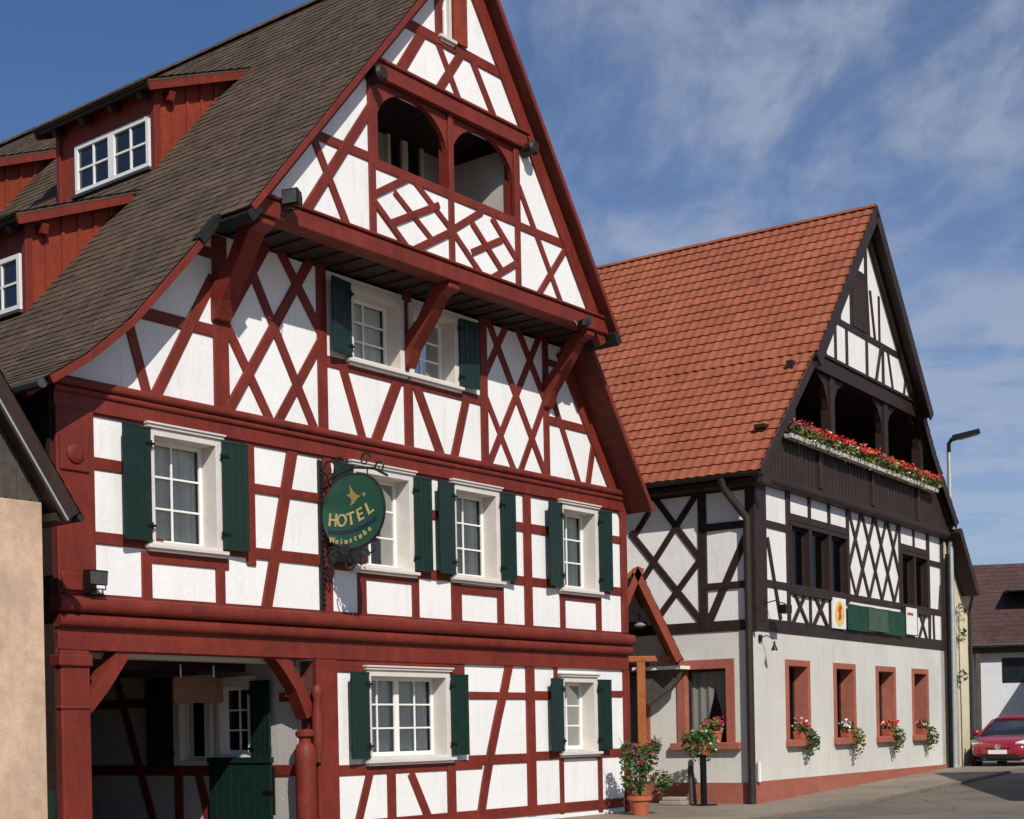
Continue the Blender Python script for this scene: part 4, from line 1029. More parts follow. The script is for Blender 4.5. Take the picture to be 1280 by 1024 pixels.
for x0, x1 in ((982, 1012), (1042, 1069), (1095, 1119), (1140, 1160)):
    a = B.uz(x0, 880)[0]; b = B.uz(x1, 880)[0]; stone_window(B, a, b, 1.18, 3.06, h2g, 0.14, 0.38); WG.append((a, b))
a, b = Cc.uz(847, 880)[0], Cc.uz(919, 880)[0]
stone_window(Cc, a, b, 1.16, 3.05, h2c, 0.2, 0.22, sillx=0.14, curtain=0.6); CW = (a, b)
stone_window(Cc, -4.0, -2.45, 1.16, 3.05, h2c, 0.2, 0.22, sillx=0.14)
m = MB(); m.poly(B, rect(0, WB, -5, 3.62), -0.4, 0.0, h2g); m.build('ground_storey_wall', M['plaster_house'], H2)
m = MB(); m.poly(Cc, rect(-13, -0.4, -5, 3.62), -0.4, 0.0, h2c); m.build('alley_wall', M['plaster_house'], H2)
m = MB(); m.box(B, 0.0, WB, -5, 0.46, 0.0, 0.03); m.box(Cc, -13, 0.03, -5, 0.44, 0.0, 0.03)
m.build('plinth', M['red_stone'], H2)
m = MB(); sR2 = flip_plane(B, WB); m.box(sR2, 0.0, 13, -5, 7.15, -0.3, 0); m.build('far_side_wall', M['plaster_house'], H2)
m = MB(); m.poly(B, [(0.3, -5), (WB-.3, -5), (WB-.3, 6.6), (6.14, 13.8), (0.3, 7.0)], -13.2, -12.95); m.build('back_wall', M['plaster_house'], H2)
# upper storey, windows in the street front
def bw(x0, x1, yt, yb): 
    u0 = B.uz(x0, (yt+yb)/2)[0]; u1 = B.uz(x1, (yt+yb)/2)[0]; return u0, u1
zA0, zA1 = 4.50, 6.10
u3 = bw(986, 1059, 645, 745); u4 = bw(1125, 1159, 700, 760)
def dark_window(pl, u0, u1, z0, z1, n, hl):
    m = MB()
    m.box(pl, u0, u0+.09, z0, z1, -.2, .05); m.box(pl, u1-.09, u1, z0, z1, -.2, .05); m.box(pl, u0+.09, u1-.09, z1-.09, z1, -.2, .05); m.box(pl, u0+.09, u1-.09, z0, z0+.09, -.2, .08)
    for i in range(1, n): c = u0+(u1-u0)*i/n; m.box(pl, c-.07, c+.07, z0+.09, z1-.09, -.2, .045)
    w = m.build('window', M['brown_timber'], H2, bevel=.006)
    m = MB(); m.add([pl.P(u0+.05, z0+.05, -.13), pl.P(u1-.05, z0+.05, -.13), pl.P(u1-.05, z1-.05, -.13), pl.P(u0+.05, z1-.05, -.13)], [(0, 1, 2, 3)]); m.build('pane', M['glass'], w)
    m = MB(); W_ = (u1-u0)/n
    for i in range(n):
        l, r = u0+i*W_+.08, u0+(i+1)*W_-.08
        for q in ((l, l+.05, z0+.09, z1-.09), (r-.05, r, z0+.09, z1-.09), (l+.05, r-.05, z0+.09, z0+.14), (l+.05, r-.05, z1-.14, z1-.09)): m.box(pl, *q, -.15, -.09)
    m.build('sash', M['brown_board'], w)
    hl.append(rect(u0+.02, u1-.02, z0+.02, z1-.02))
dark_window(B, u3[0], u3[1], zA0, zA1, 3, h2u); dark_window(B, u4[0], u4[1], zA0, zA1, 2, h2u)
m = MB(); m.poly(B, rect(0, WB, 3.62, 6.95), -0.3, 0.0, h2u); m.build('upper_storey_wall', M['plaster_back'], H2)
m = MB(); m.poly(Cc, rect(-13, -0.3, 3.62, 6.95), -0.3, 0.0); m.build('upper_alley_wall', M['plaster_back'], H2)
T = Timbers(B, 0.0, 0.03)
T.seg((-0.02, 3.76), (WB, 3.76), .26)
zr_ = (B.uz(957, 728)[1]+B.uz(1176, 767)[1])/2; zs_ = (B.uz(957, 655)[1]+B.uz(981, 660)[1])/2
T.seg((0.0, zr_), (WB, zr_), .16); T.seg((0.0, 6.82), (WB, 6.82), .18)
T.seg((0.6, zs_), (u3[0]-.05, zs_), .16); T.seg((u3[0]-0.08, 3.8), (u3[0]-0.08, 6.85), .15)
T.seg(B.uz(958, 672), B.uz(975, 775), .12)
for i in range(4): c = u3[0]+(u3[1]-u3[0])*i/3; T.seg((c, 6.1), (c, 6.8), .12)
for i in range(3): c = u4[0]+(u4[1]-u4[0])*i/2; T.seg((c, 6.1), (c, 6.8), .12)
T.seg((u3[0], 6.2), (u3[1], 6.2), .16); T.seg((u4[0], 6.2), (u4[1], 6.2), .16)
# diamond lattice between the windows
L0, L1 = u3[1]+0.06, u4[0]-0.06; n = 4; st = (L1-L0)/n/2; zb_, zt_ = zr_+.05, 6.78; H_ = (zt_-zb_)/3
for k in range(-1, 2*n+2):
    if k % 2 == 0:
        x0 = L0+k*st
        for sg2 in (1, -1):
            pts = []
            a = (x0, zt_); steps = 3; x_end = x0+sg2*st*steps
            # clip to the bay
            t0, t1 = 0.0, 1.0
            for lim, side in ((L0, -1), (L1, 1)):
                if (x0-lim)*side > 0: t0 = max(t0, (lim-x0)/(x_end-x0))
                if (x_end-lim)*side > 0: t1 = min(t1, (lim-x0)/(x_end-x0))
            if t1 > t0+0.02: T.seg((x0+(x_end-x0)*t0, zt_+(zb_-zt_)*t0), (x0+(x_end-x0)*t1, zt_+(zb_-zt_)*t1), .115)
            if sg2*(1) and k in (0, 2*n): pass
for x0, z0, x1, z1 in ((L0, zt_-2*H_, L0+st, zb_), (L1, zt_-2*H_, L1-st, zb_)): T.seg((x0, z0), (x1, z1), .095)
T.seg((L0-.02, zb_), (L0-.02, 6.8), .10); T.seg((L1+.02, zb_), (L1+.02, 6.8), .10)
for a, b in ((u3[0]+.0, u3[0]+1.05), (u3[0]+1.15, u3[0]+2.2)):
    T.seg((a+.1, 3.85), (b-.1, zr_), .11); T.seg((a+.1, zr_), (b-.1, 3.85), .11); T.seg((b+.05, 3.85), (b+.05, zr_), .10)
ub_ = B.uz(1147, 785)[0]
T.seg((ub_+.05, 3.85), (ub_+.7, zr_), .12); T.seg((ub_+.05, zr_), (ub_+.7, 3.85), .12); T.seg((ub_+.95, 3.85), (ub_+1.0, zr_), .1); T.seg((ub_+1.3, 3.85), (ub_+1.25, zr_), .1)
T.seg((u4[1]+.08, 3.85), (u4[1]+.08, 6.8), .14); T.seg((u4[1]+.1, zs_+.05), (WB-.15, zs_+.05), .14)
T.seg((WB-.1, 3.8), (WB-.1, 6.85), .2); T.seg((u4[1]+.9, zr_), (WB-.25, 5.4), .1)
T.seg((0.36, 3.88), (0.36, 6.8), .70)
T.build('upper_storey_frame', M['brown_timber'], H2)
T = Timbers(Cc, 0.0, 0.03)
T.seg((-13, 3.74), (0.0, 3.74), .22); T.seg((-13, 6.7), (0.0, 6.7), .3)
T.brace(818, 622, 878, 702, .14); T.brace(790, 668, 879, 779, .14); T.brace(872, 616, 805, 723, .14); T.brace(877, 698, 822, 774, .14)
T.brace(795, 668, 812, 640, .12)
T.post(879, 600, 787, .2); T.rail(882, 660, 936, 655, .16); T.rail(882, 735, 938, 729, .15); T.brace(935, 665, 886, 780, .17); T.post(939, 590, 787, .22)
T.seg((-3.4, 3.8), (-3.4, 6.6), .2); T.seg((-7, 3.8), (-7, 6.6), .2); T.seg((-10, 3.8), (-10, 6.6), .2); T.seg((-7, 5.2), (-3.4, 5.2), .16)
T.build('upper_alley_frame', M['brown_timber'], H2)
# loggia parapet and opening
ZP, ZL = 7.86, 9.62
m = MB()
def rz2(u, pr): return rz(u, pr)
k0 = 0.02
pp = [(-0.1, 6.9), (WB, 6.9), (WB, min(ZP, rz(WB, p2R)-.12)), (11.6, ZP), (0.62, ZP), (-0.1, rz(-0.1, p2L)-.12)]
m.poly(B, pp, 0.02, 0.18)
x = 0.1
while x < WB-0.1:
    zt2 = min(ZP, rz(x, p2L if x < 6.14 else p2R)-.14); m.box(B, x-.012, x+.012, 6.95, zt2-.02, 0.18, 0.192); x += 0.2
for x in (3.3, 6.6, 9.9): m.box(B, x-.09, x+.09, 6.95, ZP-.02, 0.18, 0.235)
m.build('parapet', M['brown_board'], H2)
m = MB(); moulding(m, B, -0.15, WB+0.05, 6.72, 6.93, -0.02, 0.24); m.box(B, 0.3, 11.9, ZP+.001, ZP+0.09, -0.02, 0.24); m.build('parapet_rail', M['brown_timber'], H2, bevel=.01)
m = MB(); m.box(B, -0.1, WB, 6.85, 6.93, -2.2, 0.0); m.build('loggia_floor', M['brown_board'], H2)
m = MB(); m.poly(B, [(0.0, 6.93), (WB, 6.93), (WB-.1, rz(WB, p2R)-.3), (9.9, 9.6), (2.5, 9.6), (0.0, rz(0.0, p2L)-.2)], -2.2, -2.1); m.build('loggia_wall', M['brown_board'], H2)
m = MB()
for x0, x1 in ((2.6, 3.6), (5.4, 6.6), (8.3, 9.3)): m.box(B, x0, x1, 7.0, 9.0, -2.09, -2.06)
m.build('loggia_door', M['dark'], H2)
m = MB(); m.poly(B, [(2.3, ZL), (10.1, ZL), (9.85, ZL+.06), (2.5, ZL+.06)], -2.2, -0.12); m.build('loggia_ceiling', M['brown_board'], H2)
zL2 = ZL
m = MB(); m.poly(B, [(2.42, ZL), (10.0, ZL), (9.72, ZL+.34), (2.68, ZL+.34)], -0.1, 0.26); m.poly(B, [(2.72, ZL+.341), (9.68, ZL+.341), (9.62, ZL+.42), (2.78, ZL+.42)], -0.08, 0.31); m.build('loggia_beam', M['brown_timber'], H2, bevel=.015)
for uu in (4.15, 7.65):
    m = MB(); m.box(B, uu-.13, uu+.13, ZP+.05, ZL, -0.04, 0.20)
    for sg2 in (-1, 1):
        pts = [(uu+sg2*.13, ZL-.75), (uu+sg2*.22, ZL-.5), (uu+sg2*.42, ZL-.2), (uu+sg2*.8, ZL-.02), (uu+sg2*.8, ZL), (uu+sg2*.13, ZL)]
        m.poly(B, pts, 0.0, 0.15)
    m.build('loggia_post', M['brown_timber'], H2)
for uu, sg2 in ((1.9, 1), (10.3, -1)):
    m = MB(); m.box(B, uu-.1, uu+.1, ZP+.05, rz(uu, p2L if uu < 6 else p2R)-.15, -0.04, 0.20)
    m.poly(B, [(uu+sg2*.1, ZL-.75), (uu+sg2*.2, ZL-.45), (uu+sg2*.5, ZL-.15), (uu+sg2*.9, ZL-.02), (uu+sg2*.9, ZL), (uu+sg2*.1, ZL)], 0.0, 0.15)
    m.build('loggia_post', M['brown_timber'], H2)
# top gable
GO = 0.22
aw = (B.uz(1064, 385, GO)[0], B.uz(1080, 385, GO)[0]); zr2 = (B.uz(1043, 400, GO)[1]+B.uz(1117, 441, GO)[1])/2
print('inn gable', aw, zr2)
m = MB(); m.poly(B, [(2.5, ZL+.3), (9.95, ZL+.3), (6.14, 13.85)], 0.0, GO, ); m.build('gable_wall', M['plaster_back'], H2)
T = Timbers(B, GO, 0.03)
T.clip = lambda u: (rz(u, p2L if u < 6.14 else p2R) or 0)-0.16
T.seg((3.0, zr2), (9.3, zr2), .15); T.seg((aw[1]+.12, zr2), (aw[1]+.12, 13.6), .16); T.seg((aw[0]-.06, zr2), (aw[0]-.06, zr2+1.4), .1)
T.seg((aw[0]-.9, zr2+1.42), (aw[1]+.1, zr2+1.42), .18)
for x0, x1 in ((3.7, 3.45), (4.3, 4.3), (5.0, 5.0), (6.3, 6.3), (6.9, 7.3), (7.4, 7.4), (8.1, 7.75), (8.9, 9.2)): T.seg((x0, ZL+.42), (x1, zr2), .10)
for x0, x1, zt2 in ((4.6, 4.75, zr2+1.6), (6.5, 6.35, zr2+1.6), (7.2, 7.2, zr2+1.2), (6.9, 6.6, zr2+1.2)): T.seg((x0, zr2), (x1, zt2), .09)
T.seg((2.75, ZL+.5), (3.5, ZL+1.0), .1)
T.build('gable_frame', M['brown_timber'], H2)
m = MB(); m.box(B, aw[0], aw[1], zr2+.08, zr2+1.32, GO+.01, GO+.05); w = m.build('gable_shutter', M['brown_board'], H2)
# roof
SP2 = 9.66
fr2 = lambda z: 0.62 if z > SP2-.1 else 0.52
fr2r = lambda z: 0.62 if z > SP2-.1 else 0.42
t_ = tiles(B, p2L, fr2, -13.3, 0.35, 0.235, True, None, 5); t_.build('roof', M['tile_red'], H2, smooth=True)
t_ = tiles(B, p2R, fr2r, -13.3, 0.35, 0.235, True, None, 6); t_.build('roof', M['tile_red'], H2, smooth=True)
m = ridge_tiles(B, 6.14, 14.06, 0.60, -13.3, 0.36, 0.10); m.build('ridge', M['tile_red'], H2, smooth=True)
for pr in (p2L, p2R):
    lo = cut(pr, 0, SP2); hi = cut(pr, SP2, 20); vo = 0.0 if pr is p2L else -0.10
    m = MB(); m.strip(B, lo, 0.0, 0.10, -13.3, 0.46+vo); m.strip(B, hi, 0.0, 0.10, -13.3, 0.58); m.build('roof_deck', M['brown_board'], H2)
    m = MB(); m.strip(B, lo, -0.05, 0.20, 0.462+vo, 0.51+vo); m.strip(B, hi, -0.055, 0.24, 0.582, 0.63); m.build('verge_board', M['brown_timber'], H2, bevel=.005)
    m = MB(); m.strip(B, hi, 0.101, 0.22, 0.27, 0.36); m.strip(B, lo, 0.101, 0.2, 0.2, 0.3); m.build('verge_rafter', M['brown_timber'], H2)
m = MB(); m.box(Cc, -13, 0.5, 6.60, 6.72, 0.0, 0.45); m.build('eave_soffit', M['brown_board'], H2)
m = MB(); vs = []
n = 7
for uu in (-13.2, 0.52):
    for k in range(n): a = math.pi+math.pi*k/(n-1); vs.append(Cc.P(uu, 6.80+math.sin(a)*.08, 0.62+math.cos(a)*.08))
m.add(vs, [(k, k+1, k+1+n, k+n) for k in range(n-1)]); m.build('gutter', M['pipe'], H2, smooth=True)
m = MB(); m.tube([Cc.P(-0.35, 6.74, 0.62), Cc.P(-0.33, 6.55, 0.58), Cc.P(-0.12, 6.1, 0.2), Cc.P(-0.02, 5.95, 0.13), Cc.P(-0.02, 5.8, 0.12), Cc.P(-0.02, 1.0, 0.12), Cc.P(-0.02, -0.2, 0.12)], 0.08, 12)
m.build('downpipe', M['pipe'], H2, smooth=True)
m = MB(); m.tube([B.P(0.03, 0.46, 0.08), B.P(0.03, 0.88, 0.08)], 0.045, 10); m.build('pipe_sleeve', M['pvc'], H2, smooth=True)
m = MB(); m.tube([B.P(WB+.12, 6.3, 0.1), B.P(WB+.12, 0.2, 0.1)], 0.06, 10); m.build('downpipe', M['black'], H2, smooth=True)

# signs and lamps on the inn
u_a = B.uz(1041, 766, .08)[0]; u_b = B.uz(1057, 770, .08)[0]; zc = (B.uz(1049, 748, .08)[1], B.uz(1049, 786, .08)[1])
cr = empty('crest_sign', B.P(u_a, 3.9, 0.06), 'white panel with an orange and yellow oval emblem left of the green banner', 'sign')
m = MB(); m.box(B, u_a, u_b, zc[1], zc[0], 0.05, 0.09); m.build('panel', M['white'], cr)
cu, cz2 = (u_a+u_b)/2, (zc[0]+zc[1])/2; hw, hh = (u_b-u_a)*.36, (zc[0]-zc[1])*.42
m = MB(); m.poly(B, [(cu+hw*math.cos(2*math.pi*i/24), cz2+hh*math.sin(2*math.pi*i/24)) for i in range(24)], 0.09, 0.098); m.build('oval', M['crest_yellow'], cr)
m = MB(); m.poly(B, [(cu-hw*.1, cz2-hh*.6), (cu+hw*.35, cz2-hh*.3), (cu+hw*.2, cz2+hh*.1), (cu+hw*.4, cz2+hh*.5), (cu, cz2+hh*.75), (cu-hw*.45, cz2+hh*.3), (cu-hw*.2, cz2), (cu-hw*.4, cz2-hh*.4)], 0.098, 0.104); m.build('emblem', M['crest_red'], cr)
u_a = B.uz(1060, 775, .1)[0]; u_b = B.uz(1130, 780, .1)[0]
bn = empty('banner', B.P(u_a, 3.9, 0.08), 'long dark green banner with a paler middle under the diamond framing', 'banner')
zt2 = (B.uz(1062, 756, .1)[1]+B.uz(1130, 765, .1)[1])/2; zb2 = (B.uz(1062, 786, .1)[1]+B.uz(1130, 797, .1)[1])/2
m = MB(); vs = []; n = 30
for i in range(n+1):
    uu = u_a+(u_b-u_a)*i/n; o = 0.10+0.02*math.sin(i*0.7)
    vs += [B.P(uu, zb2, o+.01), B.P(uu, zt2, o), B.P(uu, zb2, o-.004), B.P(uu, zt2, o-.014)]
fs = []
for i in range(n):
    j = i*4; fs += [(j, j+4, j+5, j+1), (j+2, j+3, j+7, j+6), (j+1, j+5, j+7, j+3), (j, j+2, j+6, j+4)]
m.add(vs, fs+[(0, 1, 3, 2), (n*4, n*4+2, n*4+3, n*4+1)]); m.build('cloth', M['banner'], bn, smooth=True)
m = MB(); m.box(B, u_a+(u_b-u_a)*.33, u_a+(u_b-u_a)*.68, zb2+.04, zt2-.03, 0.125, 0.137); m.build('pale_field', M['banner_pale'], bn)
u_a = B.uz(1133, 780, .1)[0]; u_b = B.uz(1147, 783, .1)[0]
m = MB(); m.box(B, u_a, u_b, zr_-.72, zr_-.02, 0.06, 0.09); ws = m.build('notice_board', M['white'])
m = MB(); m.box(B, u_a+.12, u_b-.3, zr_-.22, zr_-.15, 0.09, 0.094); m.build('red_mark', M['crest_red'], ws)
m = MB(); m.box(B, u_a-.02, u_b+.02, zr_-.74, zr_-.72, 0.055, 0.10); m.box(B, u_a-.02, u_a, zr_-.72, zr_, 0.055, 0.10); m.box(B, u_b, u_b+.02, zr_-.72, zr_, 0.055, 0.10); m.build('frame', M['green'], ws)
tag(ws, 'small white notice board at the right end of the green banner', 'sign')
# spot lamp bracket at the corner and lamp hanging under the beam
def small_lamp(name, x, y, label, reach=0.45, hang=False):
    u, z = B.uz(x, y, reach); e = empty(name, B.P(u, z, 0.0), label, 'lamp')
    m = MB(); m.tube([B.P(u-.1, z+.15, 0.03), B.P(u-.05, z+.2, reach*.5), B.P(u, z+.12, reach)], 0.014, 6); m.box(B, u-.16, u-.04, z+.08, z+.22, 0.02, 0.05); m.build('arm', M['black'], e)
    m = MB()
    if hang: m.lathe(B.P(u, z-.12, reach), [(0.07, 0), (0.06, .04), (0.03, .11), (0.015, .2)], 12)
    else:
        m.box(B, u-.16, u+.16, z-.08, z+.10, reach-.1, reach+.08)
    m.build('lamp_housing', M['black'], e, bevel=0.01 if not hang else 0)
small_lamp('wall_lamp', 982, 762, 'black spotlight on an arm over the white framing beside the inn corner')
small_lamp('hanging_lamp', 968, 806, 'small dark lamp hanging below the brown beam near the inn corner', 0.3, True)

# ---------------------------------------------------------------- flower boxes
def put(parts, parent):
    for mb, k in parts: mb.build('foliage' if 'leaf' in k else 'flowers', M[k], parent)
nb = 10; b0 = B.uz(984, 545, .35)[0]; b1 = B.uz(1170, 608, .35)[0]
names = ['with bright pink blooms at the roof verge', 'second from the roof verge', 'third from the roof verge', 'just left of the first loggia post', 'just right of the first loggia post',
         'midway along the brown parapet', 'left of the second loggia post', 'right of the second loggia post', 'second from the right end of the parapet', 'at the far right end of the parapet']
print('box', b0, b1)
for i in range(nb):
    a = b0+(b1-b0)*i/nb; w = (b1-b0)/nb-.06
    e = empty('flower_box', B.P(a+w/2, ZP-.1, .36), 'white flower box of red geraniums '+names[i], 'flower box', 'flower boxes on the inn parapet')
    m = MB(); z0 = ZP-.10; P = B.P
    m.hexa([P(a+.03, z0, .44), P(a+w-.03, z0, .44), P(a+w-.03, z0, .27), P(a+.03, z0, .27), P(a, z0+.09, .46), P(a+w, z0+.09, .46), P(a+w, z0+.09, .26), P(a, z0+.09, .26)])
    m.build('box', M['casing'], e, bevel=.01)
    c = B.P(a+w/2, z0+.30, .38)
    col = ['petal_pink', 'petal_red', 'petal_red', 'petal_red', 'petal_orange', 'petal_orange', 'petal_orange', 'petal_red', 'petal_orange', 'petal_orange'][i]
    # ellipsoid aligned with the wall: build several blobs along it
    parts = {}
    for k in range(4):
        cc = B.P(a+w*(k+.5)/4, z0+.24+rnd.uniform(-.03, .03), .38)
        for mb, mk in plant_mesh(None, cc, (.19, .18, .18), 120, .08, [(col, 5, .15, True), ('petal_red' if k % 2 else 'petal_pink', 1, .15, True), ('petal_white', 1, .10, False)], i*10+k, droop=.12, leafmat='leaf_yellow' if k % 2 else 'leaf'):
            parts.setdefault(mk, MB()); q = parts[mk]; base = len(q.v); q.v += mb.v; q.f += [[base+j for j in f] for f in mb.f]; q.mi += mb.mi; q.tone += mb.tone
    for mk, q in parts.items(): q.build('foliage' if 'leaf' in mk else 'flowers', M[mk], e)
specs = [(0, [('petal_white', 4, .16, True), ('petal_red', 5, .17, True)], 'with red and white blooms in the window nearest the drainpipe'),
         (1, [('petal_white', 8, .15, True)], 'with white blooms in the second inn window'),
         (2, [('petal_red', 9, .18, True), ('petal_white', 4, .15, True)], 'with a big red bloom in the third inn window'),
         (3, [('petal_pink', 4, .12, True), ('petal_white', 4, .12, True)], 'with small pale blooms in the window nearest the street lamp')]
for i, fl, lb in specs:
    a, b = WG[i]; c = B.P((a+b)/2+.22, 1.42, .12); e = empty('window_pot', B.P((a+b)/2+.1, 1.31, .02), 'trailing flower pot '+lb, 'flower pot', 'flower pots on the inn window sills')
    m = MB(); P = B.P; u0, u1 = (a+b)/2-.14, (a+b)/2+.20
    m.hexa([P(u0, 1.315, .13), P(u1, 1.315, .13), P(u1, 1.315, -.05), P(u0, 1.315, -.05), P(u0-.02, 1.48, .15), P(u1+.02, 1.48, .15), P(u1+.02, 1.48, -.07), P(u0-.02, 1.48, -.07)]); m.build('pot', M['terracotta'], e, bevel=.008)
    put(plant_mesh(None, B.P((a+b)/2-.02, 1.56, .08), (.17, .19, .14), 90, .09, [(f[0], max(2, f[1]*2//3), f[2], True) for f in fl], 50+i, 0, leafmat='leaf'), e)
    k = plant_mesh(None, B.P((a+b)/2+.26, 1.28, .20), (.20, .20, .26), 240, .085, [], 70+i, droop=.22, leafmat='leaf' if i != 1 else 'leaf_yellow'); put(k, e)
# pot on the alley window sill
e = empty('window_pot', Cc.P(CW[1]-.4, 1.3, .05), 'terracotta pot with a pink flower on the wide alley window sill', 'flower pot')
m = MB(); m.lathe(Cc.P(CW[1]-.42, 1.295, .05), [(.09, 0), (.12, .2), (.135, .2), (.135, .24), (.10, .24)], 14); m.build('pot', M['terracotta'], e, smooth=True)
put(plant_mesh(None, Cc.P(CW[1]-.5, 1.65, .08), (.26, .22, .16), 170, .10, [('petal_pink', 5, .15, True)], 91, leafmat='leaf_yellow'), e)
# flower stand
def ground_pt(x, y, h=0.0):
    r = ray(x, y); return Vector((0, 0, CZ))+r*((h-CZ)/r.z)
p = ground_pt(880, 1007)
e = empty('flower_stand', p, 'planter of trailing red and white flowers on a tall black post', 'flower stand')
m = MB(); m.box(Plane((p.x, p.y), 30), -.05, .05, 0.02, 1.05, -.05, .05); m.box(Plane((p.x, p.y), 30), -.2, .2, 0, .03, -.2, .2); m.build('post', M['black'], e, bevel=.008)
m = MB(); m.lathe(p+Vector((0, 0, 1.05)), [(.12, 0), (.18, .14), (.20, .14), (.20, .17), (.15, .17)], 18); m.build('bowl', M['terracotta'], e, smooth=True)
put(plant_mesh(None, p+Vector((-.08, 0, 1.32)), (.38, .3, .24), 420, .10, [('petal_red', 1, .12, True), ('petal_white', 5, .08, False), ('petal_pink', 2, .08, False)], 95, droop=.25, leafmat='leaf'), e)
p = ground_pt(866, 1006)
e = empty('old_post', p, 'short weathered wooden post leaning beside the flower stand', 'post')
m = MB(); m.tube([p, p+Vector((.0, .02, .3)), p+Vector((-.03, .03, .7)), p+Vector((-.02, .03, .86))], .09, 7, .055); m.build('stump', M['boards_grey'], e)
m = MB(); m.lathe(p+Vector((-.02, .03, .82)), [(.06, 0), (.065, .06), (.03, .13)], 8); m.build('cap', M['stone'], e)
p = ground_pt(845, 1006)
m = MB(); q = Plane((p.x, p.y), 55.8-90); m.box(q, -.25, .3, 0, .09, -.1, .3); m.box(q, -.2, .25, .09, .17, -.05, .25); st_ = m.build('stone_block', M['stone'], bevel=.02)
tag(st_, 'low pale stone block between the potted plant and the weathered post', 'stone block')
p = ground_pt(800, 1019)
e = empty('potted_shrub', p, 'tall flowering shrub in a terracotta pot beside the hotel corner', 'potted plant')
m = MB(); m.lathe(p, [(.14, 0), (.20, .28), (.235, .28), (.235, .36), (.19, .36), (.18, .32)], 20); m.build('pot', M['terracotta'], e, smooth=True)
rr = random.Random(5)
m = MB()
for k in range(9):
    t = Vector((rr.uniform(-.4, .5), rr.uniform(-.3, .3), rr.uniform(.8, 1.5))); m.tube([p+Vector((0, 0, .3)), p+Vector((t.x*.4, t.y*.4, .3+t.z*.5)), p+Vector((t.x, t.y, t.z))], .012, 5, .005)
m.build('stem', M['boards_grey'], e)
allp = {}
for (x, y, z, r1, r2, n_, fl) in ((-.05, 0, .75, .30, .35, 420, 14), (.12, 0, 1.1, .25, .28, 320, 14), (-.2, .1, 1.15, .18, .25, 160, 5), (.42, .1, .62, .22, .22, 200, 6), (.3, 0, 1.32, .13, .13, 80, 7)):
    for mb, mk in plant_mesh(None, p+Vector((x, y, z)), (r1, r1, r2), n_, .085, [('petal_pink', fl//2, .085, False), ('petal_red', fl//3, .07, False)], int(x*100)+int(z*10)+200, droop=.1):
        q = allp.setdefault(mk, MB()); base = len(q.v); q.v += mb.v; q.f += [[base+j for j in f] for f in mb.f]; q.mi += mb.mi; q.tone += mb.tone
for mk, q in allp.items(): q.build('foliage' if 'leaf' in mk else 'flowers', M[mk], e)

# ---------------------------------------------------------------- porch between the houses
PO = empty('porch', Cc.P(-2.9, 0, 1.2), 'small gabled wooden porch roof in the alley between the two houses', 'porch')
# ridge runs along the alley wall direction; the gable end faces the street camera
PP = Plane(Cc.P(0, 0, 0), Cc.deg)
fx = Cc.uz(797, 708, 1.2); ex = Cc.uz(853, 822, 1.2)
Pp = plane_px(797, 31.0, 0.0)          # gable end, square to the line of sight
ra, rb_ = Pp.uz(797, 708), Pp.uz(853, 824)
hgt = ra[1]-rb_[1]; half = rb_[0]-ra[0]
prR = [(rb_[0], rb_[1]), (ra[0], ra[1])]; prL = [(ra[0]-half*1.25, ra[1]-hgt*1.25), (ra[0], ra[1])]
for q in (prR, prL):
    m = MB(); m.strip(Pp, q, .03, .07, -1.9, 0.0); m.build('roof_deck', M['oak'], PO)
    t_ = tiles(Pp, q, lambda z: 0.02, -1.9, .18, .18, False, None, 21); t_.build('roof', M['tile_dark'], PO)
    m = MB(); m.strip(Pp, q, .0, .15, 0.021, 0.06); m.build('verge_board', M['red_board'], PO, bevel=.004)
    m = MB()
    for o in (-.35, -.8, -1.3): m.strip(Pp, q, .071, .17, o-.04, o+.04)
    m.build('rafter', M['oak'], PO)
m = MB(); m.box(Pp, ra[0]-half*1.1, rb_[0]-.15, rb_[1]-.02, rb_[1]+.10, -.5, -.38); m.build('tie_beam', M['oak'], PO, bevel=.01)
m = MB(); m.box(Pp, ra[0]-.03, ra[0]+.15, -.1, rb_[1]-.03, -.5, -.36); m.build('post', M['oak'], PO, bevel=.01)
m = MB(); m.box(Pp, ra[0]-.16, ra[0]+.25, ra[1]-1.25, ra[1]-1.1, -1.2, -.9); m.build('beam', M['brown_timber'], PO)
m = MB(); P = Cc.P
m.poly(Cc, [(-2.5, 2.35), (-2.3, 2.1), (-2.1, 2.25), (-1.75, 2.45), (-1.55, 2.62), (-1.5, 2.85), (-2.5, 2.85)], 0.3, 0.36); m.build('valance', M['boards_grey'], PO)
m = MB(); m.box(Cc, -2.6, -1.45, 2.86, 2.93, 0.03, 0.5); m.build('canopy_board', M['white'], PO)
lp = Pp.P(ra[0]+.05, z_at(Pp, 800, 778, -.25), -.25)
e = empty('porch_lamp', lp, 'small silver lamp under the porch gable', 'lamp')
m = MB(); m.lathe(lp+Vector((0, 0, -.06)), [(.02, .06), (.09, .03), (.13, -.01), (.10, -.03), (.03, -.045)], 16); m.build('shade', M['galv'], e, smooth=True)
m = MB(); m.tube([lp+Vector((0, 0, .03)), lp+Vector((0, .05, .08)), lp+Vector((0, .16, .16)), lp+Vector((0, .3, .2))], .014, 6); m.build('arm', M['black'], e)

